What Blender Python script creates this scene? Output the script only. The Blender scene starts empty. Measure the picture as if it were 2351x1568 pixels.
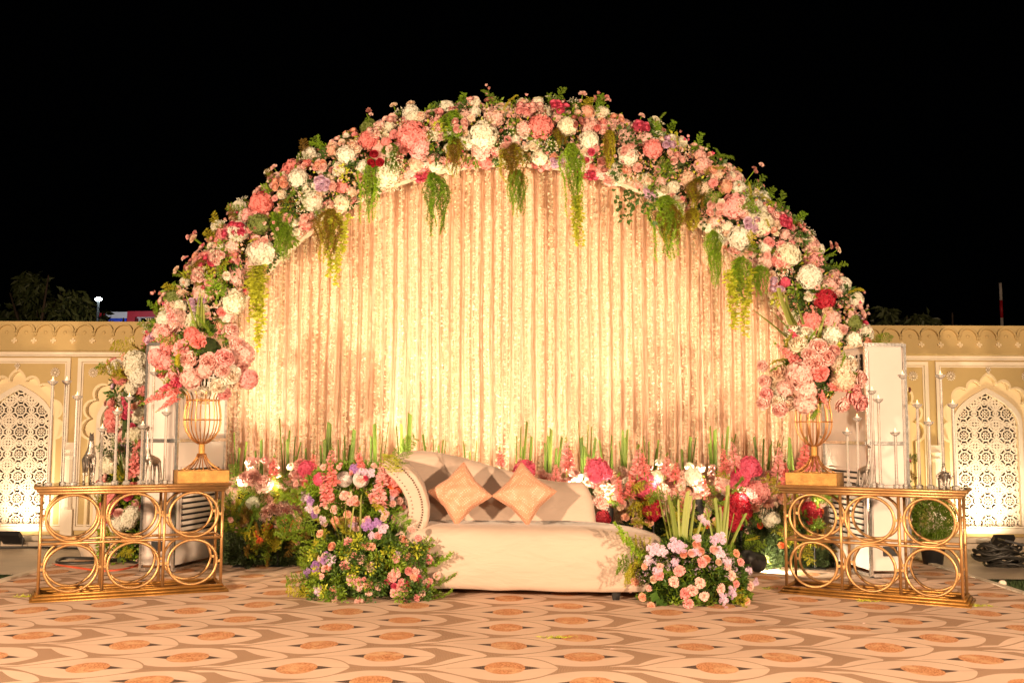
import bpy, math, random
from mathutils import Vector, Matrix, Euler, noise
R = random.Random(7)
PI = math.pi
S = bpy.context.scene
COL = S.collection

# ---------------------------------------------------------------- camera, world, exposure
FPX, CX, CY = 2285.6, 1175.5, 784.0
CAMH = 1.30
PITCH, ROLL = math.radians(5.05), math.radians(0.2)
cam_d = bpy.data.cameras.new('camera'); cam = bpy.data.objects.new('camera', cam_d); COL.objects.link(cam)
cam_d.sensor_width = 36; cam_d.lens = 36 * FPX / 2351.0; cam_d.clip_end = 400; cam_d.clip_start = 0.05
CM = (Matrix.Translation((0, 0, CAMH)) @ Matrix.Rotation(PI / 2 + PITCH, 4, 'X') @ Matrix.Rotation(ROLL, 4, 'Z'))
cam.matrix_world = CM
S.camera = cam
w = bpy.data.worlds.new('World'); S.world = w; w.use_nodes = True
bg = w.node_tree.nodes['Background']; bg.inputs[0].default_value = (0.35, 0.4, 0.6, 1); bg.inputs[1].default_value = 0.0004
S.view_settings.view_transform = 'Standard'; S.view_settings.look = 'None'
S.view_settings.exposure = 0.0; S.view_settings.gamma = 1
try:
    S.cycles.max_bounces = 6; S.cycles.transparent_max_bounces = 8; S.cycles.caustics_refractive = False
    S.cycles.caustics_reflective = False; S.cycles.sample_clamp_indirect = 4
except Exception: pass

CR = CM.to_3x3()
def P(px, py, Y):
    d = CR @ Vector(((px - CX) / FPX, (CY - py) / FPX, -1)); d *= Y / d.y
    return Vector((d.x, d.y, CAMH + d.z))
def FL(px, py, z=0.0):
    d = CR @ Vector(((px - CX) / FPX, (CY - py) / FPX, -1)); d *= (z - CAMH) / d.z
    return Vector((d.x, d.y, z))
def XW(px, Y): return P(px, 986, Y).x
def ZW(py, Y, px=1175): return P(px, py, Y).z

def lamp(name, kind, loc, aim, power, col=(1, .7, .42), radius=.12, size=60, blend=.6):
    l = bpy.data.lights.new(name, kind); l.energy = power; l.color = col
    o = bpy.data.objects.new(name, l); COL.objects.link(o); o.location = loc
    if kind == 'SPOT': l.spot_size = math.radians(size); l.spot_blend = blend
    l.shadow_soft_size = radius
    if aim is not None: o.rotation_euler = (Vector(aim) - Vector(loc)).to_track_quat('-Z', 'Y').to_euler()
    return o
WARM = (1, .69, .43)
# the two halogen floods that stand in front of the stage, either side of the photographer
lamp('flood_light_left', 'SPOT', (-5.6, .3, 2.3), (0.0, 9.0, 2.2), 5600, WARM, .16, 90, .6)
lamp('flood_light_right', 'SPOT', (5.6, .3, 2.0), (-.4, 9.0, 2.2), 4700, WARM, .16, 90, .6)
lamp('flood_light_high', 'SPOT', (.6, -3.0, 4.2), (0, 8.6, .9), 1250, WARM, .5, 80, .7)

# ---------------------------------------------------------------- materials
def newmat(name):
    m = bpy.data.materials.new(name); m.use_nodes = True
    nt = m.node_tree; b = nt.nodes['Principled BSDF']; return m, nt, b
def nz(nt, scale, detail=3, coord='Object', rough=.6, vec=None, dist=0):
    n = nt.nodes.new('ShaderNodeTexNoise'); n.inputs['Scale'].default_value = scale; n.inputs['Detail'].default_value = detail
    n.inputs['Roughness'].default_value = rough; n.inputs['Distortion'].default_value = dist
    if vec is None:
        t = nt.nodes.new('ShaderNodeTexCoord'); vec = t.outputs[coord]
    nt.links.new(vec, n.inputs['Vector']); return n.outputs['Fac']
def ramp(nt, fac, stops):
    r = nt.nodes.new('ShaderNodeValToRGB'); e = r.color_ramp.elements
    e[0].position, e[0].color = stops[0][0], (*stops[0][1], 1); e[1].position, e[1].color = stops[-1][0], (*stops[-1][1], 1)
    for p, c in stops[1:-1]:
        k = e.new(p); k.color = (*c, 1)
    nt.links.new(fac, r.inputs[0]); return r.outputs[0]
def bump(nt, b, fac, strength, dist=.01):
    k = nt.nodes.new('ShaderNodeBump'); k.inputs['Strength'].default_value = strength; k.inputs['Distance'].default_value = dist
    nt.links.new(fac, k.inputs['Height']); nt.links.new(k.outputs[0], b.inputs['Normal'])
def sc(c, f): return tuple(min(1, x * f) for x in c)
def plain(name, col, rough=.6, metal=0, vary=.15, nscale=8, bmp=0, bscale=60, spec=.5, coord='Object'):
    m, nt, b = newmat(name)
    f = nz(nt, nscale, 5, coord)
    nt.links.new(ramp(nt, f, [(.3, sc(col, 1 - vary)), (.7, sc(col, 1 + vary))]), b.inputs['Base Color'])
    b.inputs['Roughness'].default_value = rough; b.inputs['Metallic'].default_value = metal
    b.inputs['Specular IOR Level'].default_value = spec
    if bmp: bump(nt, b, nz(nt, bscale, 4, coord), bmp)
    return m
def petal_mat(name, col, col2=None, trans=.25, rough=.55, centre=0):
    col2 = col2 or sc(col, .72)
    m, nt, b = newmat(name)
    oi = nt.nodes.new('ShaderNodeObjectInfo'); t = nt.nodes.new('ShaderNodeTexCoord')
    f = nz(nt, 9, 3, vec=t.outputs['Object'])
    mix = nt.nodes.new('ShaderNodeMath'); mix.operation = 'MULTIPLY_ADD'; mix.inputs[1].default_value = .5
    nt.links.new(oi.outputs['Random'], mix.inputs[0]); 
    s = nt.nodes.new('ShaderNodeMath'); s.operation = 'MULTIPLY'; s.inputs[1].default_value = .6; nt.links.new(f, s.inputs[0])
    nt.links.new(s.outputs[0], mix.inputs[2])
    c = ramp(nt, mix.outputs[0], [(.2, col2), (.75, col)])
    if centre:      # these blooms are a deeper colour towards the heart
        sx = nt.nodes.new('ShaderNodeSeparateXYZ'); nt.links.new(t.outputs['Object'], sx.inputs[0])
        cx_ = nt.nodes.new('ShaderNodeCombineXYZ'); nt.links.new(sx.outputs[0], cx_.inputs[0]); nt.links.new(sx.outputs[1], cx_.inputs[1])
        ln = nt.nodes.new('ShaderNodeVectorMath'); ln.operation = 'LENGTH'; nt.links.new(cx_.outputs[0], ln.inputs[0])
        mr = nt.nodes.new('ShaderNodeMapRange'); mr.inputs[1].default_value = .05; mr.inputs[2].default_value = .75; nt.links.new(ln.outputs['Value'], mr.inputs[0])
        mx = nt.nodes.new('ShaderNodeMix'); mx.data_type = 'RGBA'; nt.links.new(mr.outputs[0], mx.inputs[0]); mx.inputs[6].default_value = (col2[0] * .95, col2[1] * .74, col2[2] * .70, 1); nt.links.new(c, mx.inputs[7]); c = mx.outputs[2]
    nt.links.new(c, b.inputs['Base Color']); b.inputs['Roughness'].default_value = rough
    tr = nt.nodes.new('ShaderNodeBsdfTranslucent'); nt.links.new(c, tr.inputs[0])
    ms = nt.nodes.new('ShaderNodeMixShader'); ms.inputs[0].default_value = trans
    nt.links.new(b.outputs[0], ms.inputs[1]); nt.links.new(tr.outputs[0], ms.inputs[2])
    nt.links.new(ms.outputs[0], nt.nodes['Material Output'].inputs[0]); return m
PC = dict(
    white=petal_mat('petal_white', (.88, .86, .76), (.80, .76, .56)),
    cream=petal_mat('petal_cream', (.86, .72, .58), (.80, .58, .42)),
    blush=petal_mat('petal_blush', (.90, .64, .58), (.82, .48, .44)),
    pink=petal_mat('petal_pink', (.88, .48, .47), (.80, .34, .34)),
    coral=petal_mat('petal_coral', (.86, .34, .33), (.78, .22, .20)),
    hot=petal_mat('petal_hot_pink', (.76, .13, .24), (.62, .06, .13)),
    red=petal_mat('petal_deep_red', (.48, .015, .04), (.33, .01, .025)),
    peach=petal_mat('petal_peach', (.88, .54, .40), (.80, .38, .26)),
    orange=petal_mat('petal_orange', (.80, .2, .07), (.66, .1, .03)),
    dusty=petal_mat('petal_dusty', (.58, .26, .23), (.44, .15, .12)),
    lilac=petal_mat('petal_lilac', (.80, .64, .78), (.68, .48, .68)),
    purple=petal_mat('petal_purple', (.48, .27, .62), (.33, .14, .46)),
    limegreen=petal_mat('petal_green', (.26, .32, .08), (.14, .19, .04)))
RC = {}
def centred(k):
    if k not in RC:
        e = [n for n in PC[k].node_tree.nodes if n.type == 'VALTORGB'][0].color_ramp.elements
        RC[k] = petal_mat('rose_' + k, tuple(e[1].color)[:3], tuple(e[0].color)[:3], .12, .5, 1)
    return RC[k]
def leafm(name, a, b2, trans=.16): return petal_mat(name, a, b2, trans, .5)
GC = dict(deep=leafm('leaf_deep', (.035, .06, .012), (.018, .03, .006), .1), fern=leafm('leaf_fern', (.21, .33, .02), (.11, .20, .012)), yfern=leafm('leaf_fern_yellow', (.52, .48, .03), (.32, .32, .02)),  # first leaf green is darkened to paint in shade low in the beds
          gfern=leafm('leaf_fern_bright', (.30, .50, .025), (.17, .33, .018)), rust=leafm('leaf_fern_rust', (.26, .16, .02), (.15, .09, .01)),
          leaf=leafm('leaf_dark', (.07, .15, .02), (.035, .08, .01)), lime=leafm('leaf_lime', (.55, .58, .05), (.38, .44, .035)),
          blade=leafm('leaf_blade', (.16, .24, .035), (.08, .15, .018), .2), cut=leafm('leaf_cut_blade', (.33, .38, .09), (.2, .27, .04), .25))
M_gold = plain('gold_paint', (.50, .285, .12), .38, .75, .18, 14, .15, 90)
M_golddark = plain('gold_rail', (.36, .175, .04), .42, .7, .25, 10, .2, 70)
M_goldbox = plain('gold_leaf_box', (.50, .26, .07), .5, .45, .3, 22, .6, 120)
M_copper = plain('copper_wire', (.62, .30, .11), .35, .8, .1, 20)
M_chrome = plain('chrome_trim', (.72, .7, .68), .22, .9, .3, 30, .1, 40)
M_silver = plain('silver_cast', (.30, .27, .24), .34, .8, .25, 40, .25, 160)
M_white = plain('white_sheet_metal', (.68, .60, .56), .5, 0, .05, 2.5)
M_black = plain('black_plastic', (.012, .012, .013), .5)
M_dark = plain('dark_cavity', (.01, .009, .008), .9)
M_recess = plain('recess_paint', (.74, .60, .38), .8, 0, .06, 2.2, .2, 18)
M_wall = plain('cream_wall_paint', (.48, .35, .155), .8, 0, .07, 2.2, .25, 18)
M_trim = plain('white_plaster', (.68, .59, .48), .75, 0, .07, 5, .2, 30)
M_stone = plain('stone_paving', (.46, .38, .30), .5, 0, .22, 1.6, .15, 12)
M_grass = plain('grass_blade', (.03, .06, .012), .7, 0, .3, 12)
M_earth = plain('dark_earth', (.03, .035, .015), .9, 0, .3, 6)
M_foam = plain('dark_moss', (.05, .08, .02), .9, 0, .4, 20, .6, 60)
M_red = plain('red_vinyl', (.5, .01, .02), .5); M_blue = plain('blue_vinyl', (.02, .06, .5), .5)
M_cable = plain('black_cable', (.02, .018, .015), .45); M_rcable = plain('red_cable', (.55, .09, .04), .45)
M_bark = plain('bark', (.07, .045, .03), .9, 0, .3, 12, .5, 30)
M_tree = leafm('tree_leaf', (.08, .10, .03), (.04, .05, .018), .15)
M_pearl = plain('pearl', (.8, .76, .74), .3, 0, .04); M_terr = plain('urn_clay', (.42, .2, .08), .6, 0, .2, 8, .3, 40)
M_nail = plain('nail_bronze', (.12, .08, .05), .3, .8)
M_glasscap = None
def glass(name, col=(1, 1, 1), rough=0, ior=1.45):
    m, nt, b = newmat(name); b.inputs['Base Color'].default_value = (*col, 1); b.inputs['Transmission Weight'].default_value = 1
    b.inputs['Roughness'].default_value = rough; b.inputs['IOR'].default_value = ior
    # let light through so the crystal does not throw solid shadows
    return m
M_crystal = glass('crystal', (1, .97, .95), .03); M_crystal.node_tree.nodes['Principled BSDF'].inputs['Transmission Weight'].default_value = .74
M_tglass = glass('table_glass', (.75, .8, .75), .02)
def emis(name, col, st):
    m, nt, b = newmat(name); b.inputs['Emission Color'].default_value = (*col, 1); b.inputs['Emission Strength'].default_value = st
    b.inputs['Base Color'].default_value = (*col, 1); return m
M_flame = emis('flame', (1, .6, .25), 3.5); M_lens = emis('lamp_lens', (1, .8, .5), 4); M_street = emis('street_lamp_lens', (.8, .95, 1), 40)
M_wax = plain('white_wax', (.8, .74, .66), .4)

def satin(name, col, rough=.42, sheen=.4, bscale=3, bstr=.3):
    m, nt, b = newmat(name)
    t = nt.nodes.new('ShaderNodeTexCoord')
    mp = nt.nodes.new('ShaderNodeMapping'); mp.inputs['Scale'].default_value = (1, 1, 3); nt.links.new(t.outputs['Object'], mp.inputs[0])
    f = nz(nt, 2.0, 3, vec=mp.outputs[0])
    nt.links.new(ramp(nt, f, [(.25, sc(col, .93)), (.75, sc(col, 1.05))]), b.inputs['Base Color'])
    b.inputs['Roughness'].default_value = rough; b.inputs['Sheen Weight'].default_value = sheen
    bump(nt, b, nz(nt, bscale, 3, vec=mp.outputs[0], dist=.6), bstr, .03); return m
M_sofa = satin('sofa_velvet_cream', (.49, .375, .305), .6, .2, 2.6, .5)
M_skirt = satin('fascia_cloth', (.64, .50, .38), .7, .2)
def curtain_mat():
    m, nt, b = newmat('peach_satin_curtain')
    t = nt.nodes.new('ShaderNodeTexCoord')
    mp = nt.nodes.new('ShaderNodeMapping'); mp.inputs['Scale'].default_value = (2, 1, 60); nt.links.new(t.outputs['Object'], mp.inputs[0])
    f = nz(nt, 1.5, 4, vec=mp.outputs[0])
    nt.links.new(ramp(nt, f, [(.3, (.71, .45, .31)), (.7, (.81, .55, .40))]), b.inputs['Base Color'])
    b.inputs['Roughness'].default_value = .36; b.inputs['Specular IOR Level'].default_value = .8
    bump(nt, b, f, .35, .005); return m
M_curtain = curtain_mat()
def brocade():
    m, nt, b = newmat('peach_brocade')
    t = nt.nodes.new('ShaderNodeTexCoord')
    v = nt.nodes.new('ShaderNodeTexVoronoi'); v.inputs['Scale'].default_value = 58; v.inputs['Randomness'].default_value = .12
    nt.links.new(t.outputs['Object'], v.inputs['Vector'])
    wv = nt.nodes.new('ShaderNodeMath'); wv.operation = 'SINE'; mu = nt.nodes.new('ShaderNodeMath'); mu.operation = 'MULTIPLY'; mu.inputs[1].default_value = 9
    nt.links.new(v.outputs['Distance'], mu.inputs[0]); nt.links.new(mu.outputs[0], wv.inputs[0])
    nt.links.new(ramp(nt, wv.outputs[0], [(.3, (.54, .26, .16)), (.8, (.77, .48, .35))]), b.inputs['Base Color'])
    b.inputs['Roughness'].default_value = .5; b.inputs['Sheen Weight'].default_value = .3
    bump(nt, b, nz(nt, 9, 3), .35, .02); return m
M_broc = brocade()

def carpet_mat():
    m, nt, b = newmat('printed_carpet')
    N, L = nt.nodes, nt.links
    def math_(op, a, b2=None, c=None):
        n = N.new('ShaderNodeMath'); n.operation = op
        for i, v in enumerate((a, b2, c)):
            if v is None: continue
            if isinstance(v, (int, float)): n.inputs[i].default_value = v
            else: L.new(v, n.inputs[i])
        return n.outputs[0]
    A = lambda a, c: math_('ADD', a, c); Sb = lambda a, c: math_('SUBTRACT', a, c); Mu = lambda a, c: math_('MULTIPLY', a, c)
    t = N.new('ShaderNodeTexCoord'); sp = N.new('ShaderNodeSeparateXYZ'); L.new(t.outputs['Object'], sp.inputs[0])
    # gentle stretching of the cloth
    nzx = nz(nt, .7, 2, vec=t.outputs['Object'])
    X = A(sp.outputs[0], Mu(Sb(nzx, .5), .10)); Y = A(sp.outputs[1], Mu(Sb(nz(nt, .9, 2, vec=t.outputs['Object'], dist=.3), .5), .10))
    PX, PY = 1.13, .56
    def local(cx, cy, lo):
        # x folded to [lo, lo+PX), y folded to [-PY/2, PY/2)
        lx = A(math_('WRAP', Sb(X, cx), lo + PX, lo), 0)
        ly = math_('ABSOLUTE', math_('WRAP', Sb(Y, cy), PY / 2, -PY / 2)); return lx, ly
    def sstep(v, a, c):
        n = N.new('ShaderNodeMapRange'); n.interpolation_type = 'SMOOTHSTEP'; n.inputs[1].default_value = a; n.inputs[2].default_value = c
        if isinstance(v, (int, float)): n.inputs[0].default_value = v
        else: L.new(v, n.inputs[0])
        return n.outputs[0]
    def inside(ly, w): return math_('LESS_THAN', ly, w)
    def leafw(lx, tip, H=.235, tail=-.5):
        q = math_('DIVIDE', lx, tip)
        right = math_('POWER', math_('MAXIMUM', Sb(1, math_('POWER', math_('MAXIMUM', q, 0), 2.2)), 0), .72)
        left = sstep(lx, tail, -.02)
        return Mu(Mu(right, left), H)
    def eye(lx, ly, lo):
        circ = math_('LESS_THAN', A(math_('POWER', math_('DIVIDE', lx, .112), 2), math_('POWER', math_('DIVIDE', ly, .125), 2)), 1)
        tri = inside(ly, Mu(math_('MAXIMUM', Sb(1, math_('DIVIDE', math_('ABSOLUTE', lx), .2)), 0), .09))
        seam = Mu(inside(ly, .0022), math_('LESS_THAN', math_('ABSOLUTE', lx), .33)); return circ, tri, seam
    def mixc(fac, a, c):
        n = N.new('ShaderNodeMix'); n.data_type = 'RGBA'; L.new(fac, n.inputs[0])
        for i, v in ((6, a), (7, c)):
            if isinstance(v, tuple): n.inputs[i].default_value = (*v, 1)
            else: L.new(v, n.inputs[i])
        return n.outputs[2]
    wv = N.new('ShaderNodeTexWave'); wv.inputs['Scale'].default_value = 38; wv.inputs['Distortion'].default_value = 6; wv.inputs['Detail'].default_value = 2; wv.inputs['Detail Scale'].default_value = .6
    L.new(t.outputs['Object'], wv.inputs['Vector'])
    tan = ramp(nt, wv.outputs['Fac'], [(.2, (.29, .17, .105)), (.8, (.53, .345, .235))])
    pal = ramp(nt, nz(nt, 1.6, 5, vec=t.outputs['Object']), [(.3, (.69, .49, .375)), (.7, (.78, .565, .44))])
    vo = N.new('ShaderNodeTexVoronoi'); vo.feature = 'DISTANCE_TO_EDGE'; vo.inputs['Scale'].default_value = 55; L.new(t.outputs['Object'], vo.inputs['Vector'])
    org = ramp(nt, vo.outputs['Distance'], [(.04, (.44, .17, .07)), (.16, (.72, .36, .18))])
    org = mixc(sstep(nz(nt, 9, 3, vec=t.outputs['Object']), .45, .7), org, (.72, .44, .25))
    drk = ramp(nt, wv.outputs['Fac'], [(.4, (.02, .014, .014)), (.7, (.2, .12, .09))])
    OX, OY = -.023, 6.65
    ax, ay = local(OX, OY, -.62); bx, by = local(OX + .437, OY + .26, -.50)
    col = tan
    # second (empty) leaf of the B motif
    qr = math_('DIVIDE', Sb(bx, .15), .427)
    w2 = Mu(Mu(math_('POWER', math_('MAXIMUM', Sb(1, math_('POWER', math_('MAXIMUM', qr, 0), 2.2)), 0), .8), sstep(bx, -.30, .15)), .25)
    col = mixc(inside(by, w2), tan, pal)
    wedge = Mu(math_('POWER', math_('MINIMUM', math_('MAXIMUM', math_('DIVIDE', Sb(.505, bx), .235), 0), 1), 1.5), .20)
    wedge = Mu(wedge, math_('GREATER_THAN', bx, .16))
    lb = leafw(bx, .285)
    col = mixc(math_('MAXIMUM', inside(by, wedge), Mu(inside(by, A(lb, .032)), math_('LESS_THAN', math_('ABSOLUTE', A(bx, .05)), .36))), col, tan)
    col = mixc(inside(by, lb), col, pal)
    aw = leafw(ax, .29)
    col = mixc(Mu(inside(ay, A(aw, .018)), math_('LESS_THAN', math_('ABSOLUTE', A(ax, .1)), .46)), col, tan)
    col = mixc(inside(ay, aw), col, pal)
    for lx, ly in ((ax, ay), (bx, by)):
        c, tr, sm = eye(lx, ly, 0)
        col = mixc(sm, col, (.3, .18, .13)); col = mixc(tr, col, drk); col = mixc(c, col, org)
    # trodden dust
    col = mixc(Mu(sstep(nz(nt, 3.3, 6, vec=t.outputs['Object']), .55, .8), .18), col, (.35, .24, .18))
    L.new(col, b.inputs['Base Color']); b.inputs['Roughness'].default_value = .85; b.inputs['Specular IOR Level'].default_value = .25
    bump(nt, b, nz(nt, 160, 3, vec=t.outputs['Object']), .25, .004)
    return m
M_carpet = carpet_mat()

# ---------------------------------------------------------------- mesh building helpers
class MB:
    def __init__(s): s.v = []; s.f = []; s.m = []; s.mi = 0
    def add(s, vs, fs):
        n = len(s.v); s.v.extend([tuple(v) for v in vs]); s.f.extend([tuple(i + n for i in f) for f in fs]); s.m.extend([s.mi] * len(fs)); return s
    def box(s, c, d, M=None):
        hx, hy, hz = d[0] / 2, d[1] / 2, d[2] / 2
        vs = [Vector((c[0] + i * hx, c[1] + j * hy, c[2] + k * hz)) for i in (-1, 1) for j in (-1, 1) for k in (-1, 1)]
        if M: vs = [M @ v for v in vs]
        return s.add(vs, [(0, 1, 3, 2), (4, 6, 7, 5), (0, 4, 5, 1), (2, 3, 7, 6), (0, 2, 6, 4), (1, 5, 7, 3)])
    def tube(s, path, r, n=6, closed=False, cap=True):
        path = [Vector(p) for p in path]; k = len(path); rr = r if isinstance(r, (list, tuple)) else [r] * k
        vs = []; up = None
        for i, p in enumerate(path):
            a = path[(i - 1) % k] if (closed or i > 0) else p; b = path[(i + 1) % k] if (closed or i < k - 1) else p
            t = (b - a).normalized() if (b - a).length > 1e-9 else Vector((0, 0, 1))
            if up is None: up = Vector((0, 0, 1)) if abs(t.z) < .9 else Vector((0, 1, 0))
            x = t.cross(up)
            if x.length < 1e-4: x = t.cross(Vector((1, 0.1, 0)))
            x.normalize(); up = x.cross(t).normalized()
            for j in range(n):
                an = 2 * PI * j / n; vs.append(p + (x * math.cos(an) + up * math.sin(an)) * rr[i])
        fs = []
        for i in range(k if closed else k - 1):
            for j in range(n):
                fs.append((i * n + j, i * n + (j + 1) % n, ((i + 1) % k) * n + (j + 1) % n, ((i + 1) % k) * n + j))
        if cap and not closed: fs.append(tuple(range(n))[::-1]); fs.append(tuple((k - 1) * n + j for j in range(n)))
        return s.add(vs, fs)
    def lathe(s, prof, n=16, c=(0, 0, 0)):
        vs = [(c[0] + r * math.cos(2 * PI * j / n), c[1] + r * math.sin(2 * PI * j / n), c[2] + z) for r, z in prof for j in range(n)]
        fs = [(i * n + j, i * n + (j + 1) % n, (i + 1) * n + (j + 1) % n, (i + 1) * n + j) for i in range(len(prof) - 1) for j in range(n)]
        fs.append(tuple(range(n))[::-1]); fs.append(tuple((len(prof) - 1) * n + j for j in range(n))); return s.add(vs, fs)
    def ball(s, c, r, n=8, m=5, sq=(1, 1, 1)):
        prof = []
        vs = [(c[0], c[1], c[2] - r * sq[2])]
        for i in range(1, m):
            a = -PI / 2 + PI * i / m
            for j in range(n): vs.append((c[0] + r * sq[0] * math.cos(a) * math.cos(2 * PI * j / n), c[1] + r * sq[1] * math.cos(a) * math.sin(2 * PI * j / n), c[2] + r * sq[2] * math.sin(a)))
        vs.append((c[0], c[1], c[2] + r * sq[2])); fs = [(0, 1 + (j + 1) % n, 1 + j) for j in range(n)]
        for i in range(m - 2):
            for j in range(n): fs.append((1 + i * n + j, 1 + i * n + (j + 1) % n, 1 + (i + 1) * n + (j + 1) % n, 1 + (i + 1) * n + j))
        l = len(vs) - 1; fs += [(l, 1 + (m - 2) * n + j, 1 + (m - 2) * n + (j + 1) % n) for j in range(n)]
        return s.add(vs, fs)
    def grid(s, rows):
        nr, nc = len(rows), len(rows[0]); vs = [p for r in rows for p in r]
        return s.add(vs, [(i * nc + j, i * nc + j + 1, (i + 1) * nc + j + 1, (i + 1) * nc + j) for i in range(nr - 1) for j in range(nc - 1)])
    def mesh(s, name, mats, smooth=False):
        me = bpy.data.meshes.new(name); me.from_pydata(s.v, [], s.f)
        for m in (mats if isinstance(mats, (list, tuple)) else [mats]): me.materials.append(m)
        if len(set(s.m)) > 1: me.polygons.foreach_set('material_index', s.m)
        if smooth: me.polygons.foreach_set('use_smooth', [True] * len(s.f))
        me.update(); return me

def link(name, me, parent=None, loc=None, M=None):
    o = bpy.data.objects.new(name, me); COL.objects.link(o)
    if parent is not None: o.parent = parent
    if M is not None: o.matrix_local = M
    elif loc is not None: o.location = loc
    return o
def tag(o, label=None, cat=None, group=None, kind=None):
    if label: o['label'] = label
    if cat: o['category'] = cat
    if group: o['group'] = group
    if kind: o['kind'] = kind
    return o
def thing(name, label, cat, loc=(0, 0, 0), rz=0, group=None):
    o = link(name, None, loc=loc); o.rotation_euler = (0, 0, rz); o.empty_display_size = .1; return tag(o, label, cat, group)
def ob(name, mb, mat, parent=None, smooth=False, loc=None, M=None): return link(name, mb.mesh(name, mat, smooth), parent, loc, M)
def filled(name, outlines, extr, mat, y=0.0, parent=None, bevel=0.0):
    """flat shape with holes in the XZ plane, thickness extr, its front face at y"""
    cu = bpy.data.curves.new(name, 'CURVE'); cu.dimensions = '2D'; cu.fill_mode = 'BOTH'; cu.extrude = extr / 2 - bevel; cu.bevel_depth = bevel; cu.bevel_resolution = 1
    for pts in outlines:
        sp = cu.splines.new('POLY'); sp.points.add(len(pts) - 1)
        for i, p in enumerate(pts): sp.points[i].co = (p[0], p[1], 0, 1)
        sp.use_cyclic_u = True
    tmp = bpy.data.objects.new('tmp', cu); COL.objects.link(tmp)
    dg = bpy.context.evaluated_depsgraph_get(); me = bpy.data.meshes.new_from_object(tmp.evaluated_get(dg)); bpy.data.objects.remove(tmp); bpy.data.curves.remove(cu)
    me.transform(Matrix.Translation((0, y + extr / 2, 0)) @ Matrix.Rotation(PI / 2, 4, 'X')); me.name = name
    me.materials.clear(); me.materials.append(mat); return link(name, me, parent)
def arcpts(cx, cz, rx, a0, a1, n, rz=None):
    rz = rz or rx; return [(cx + rx * math.cos(a0 + (a1 - a0) * i / n), cz + rz * math.sin(a0 + (a1 - a0) * i / n)) for i in range(n + 1)]

# ---------------------------------------------------------------- ground
def sheet(name, x0, x1, y0, y1, z, mat, nx=1, ny=1, fz=None):
    mb = MB(); mb.grid([[(x0 + (x1 - x0) * i / nx, y0 + (y1 - y0) * j / ny, z + (fz(x0 + (x1 - x0) * i / nx, y0 + (y1 - y0) * j / ny) if fz else 0)) for i in range(nx + 1)] for j in range(ny + 1)])
    return tag(ob(name, mb, mat, smooth=bool(fz)), kind='structure')
XL, XR = -4.28, 4.06
sheet('ground', -120, 120, -60, 160, -.03, M_earth)
def wr(x, y):
    a = noise.noise(Vector((x * .8, y * 1.3, 0))) * .010 + noise.noise(Vector((x * 2.2 + y * 1.5, y * 1.1, 3))) * .005
    # a ruck in the cloth to the right of centre
    d = abs((y - 6.6) + (x - 1.9) * .35); return a * 1.4 + .018 * math.exp(-(d / .07) ** 2) * max(0, 1 - abs(x - 1.9) / .7)
sheet('carpet', XL, XR, 1.2, 10.9, .012, M_carpet, 150, 150, wr)
for x, s in ((XL, -1), (XR, 1)):
    mb = MB(); mb.box((x + s * .03, 6.0, .0), (.06, 9.6, .05)); tag(ob('carpet_border', mb, M_trim), kind='structure')
sheet('pavement', -16, XL - .07, 8.97, 11.25, .006, M_stone); sheet('pavement', XR + .07, 16, 8.9, 11.25, .006, M_stone)
def grass(name, x0, x1, y0, y1):
    mb = MB(); n = 9000
    for i in range(n):
        x, y = R.uniform(x0, x1), R.uniform(y0, y1); h = R.uniform(.02, .05); a = R.uniform(0, PI); dx, dy = .004 * math.cos(a), .004 * math.sin(a)
        lx, ly = R.uniform(-.015, .015), R.uniform(-.015, .015)
        mb.add([(x - dx, y - dy, -.03), (x + dx, y + dy, -.03), (x + lx, y + ly, h - .02)], [(0, 1, 2)])
    tag(ob(name, mb, M_grass), kind='stuff', label='short dark lawn grass beside the patterned carpet')
grass('grass', -5.6, XL - .08, 7.6, 8.95); grass('grass', XR + .08, 5.6, 7.0, 8.88)

# ---------------------------------------------------------------- boundary wall with arches and pierced screens
YW = 11.25
def petals_disc(mb, c, r, n, th=.02, core=.3):
    for k in range(n):
        a = 2 * PI * k / n; ca, sa = math.cos(a), math.sin(a); wv = r * 1.9 / n
        pts = [(.25 * r, 0), (.62 * r, wv), (.95 * r, wv * .8), (r * 1.03, 0), (.95 * r, -wv * .8), (.62 * r, -wv)]
        vs = [(c[0] + p * ca - q * sa, c[1], c[2] + p * sa + q * ca) for p, q in pts]
        vs.append((c[0] + .65 * r * ca, c[1] - th, c[2] + .65 * r * sa)); mb.add(vs, [(i, (i + 1) % 6, 6) for i in range(6)])
    mb.ball(c, r * core, 8, 4, (1, .6, 1))
def foil(cx, zb, zt, hw, grow=0.0):
    """cusped (multifoil) arch outline from the foot at zb to the apex at zt; grow widens it all round"""
    zs = zt - hw * 1.06; pts = [(cx - hw * .92 - grow, zb)]
    cusps = [(-.90, -.52), (-.92, -.06), (-.80, .36), (-.50, .68), (-.19, .80), (.19, .80), (.50, .68), (.80, .36), (.92, -.06), (.90, -.52)]
    for i in range(len(cusps) - 1):
        a, b2 = Vector(cusps[i]) * hw, Vector(cusps[i + 1]) * hw; c = (b2 - a).length; d = (b2 - a) / c; nv = Vector((-d.y, d.x)); h = c * (.40 if i != 4 else .5)
        Rr = (c * c / 4 + h * h) / (2 * h); m = (a + b2) / 2; ctr = m + nv * (h - Rr); half = math.asin(min(1, c / 2 / Rr)); half = half if h <= Rr else PI - half
        for k in range(9):
            an = -half + 2 * half * k / 8; p = ctr + nv * Rr * math.cos(an) + d * Rr * math.sin(an)
            if i == 4: p.y += .05 * hw * max(0, 1 - abs(k - 4) / 1.6)
            o = (p - Vector((0, 0))).normalized() * grow; pts.append((cx + p.x + o.x, zs + p.y + o.y))
    pts.append((cx + hw * .92 + grow, zb)); return pts
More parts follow.
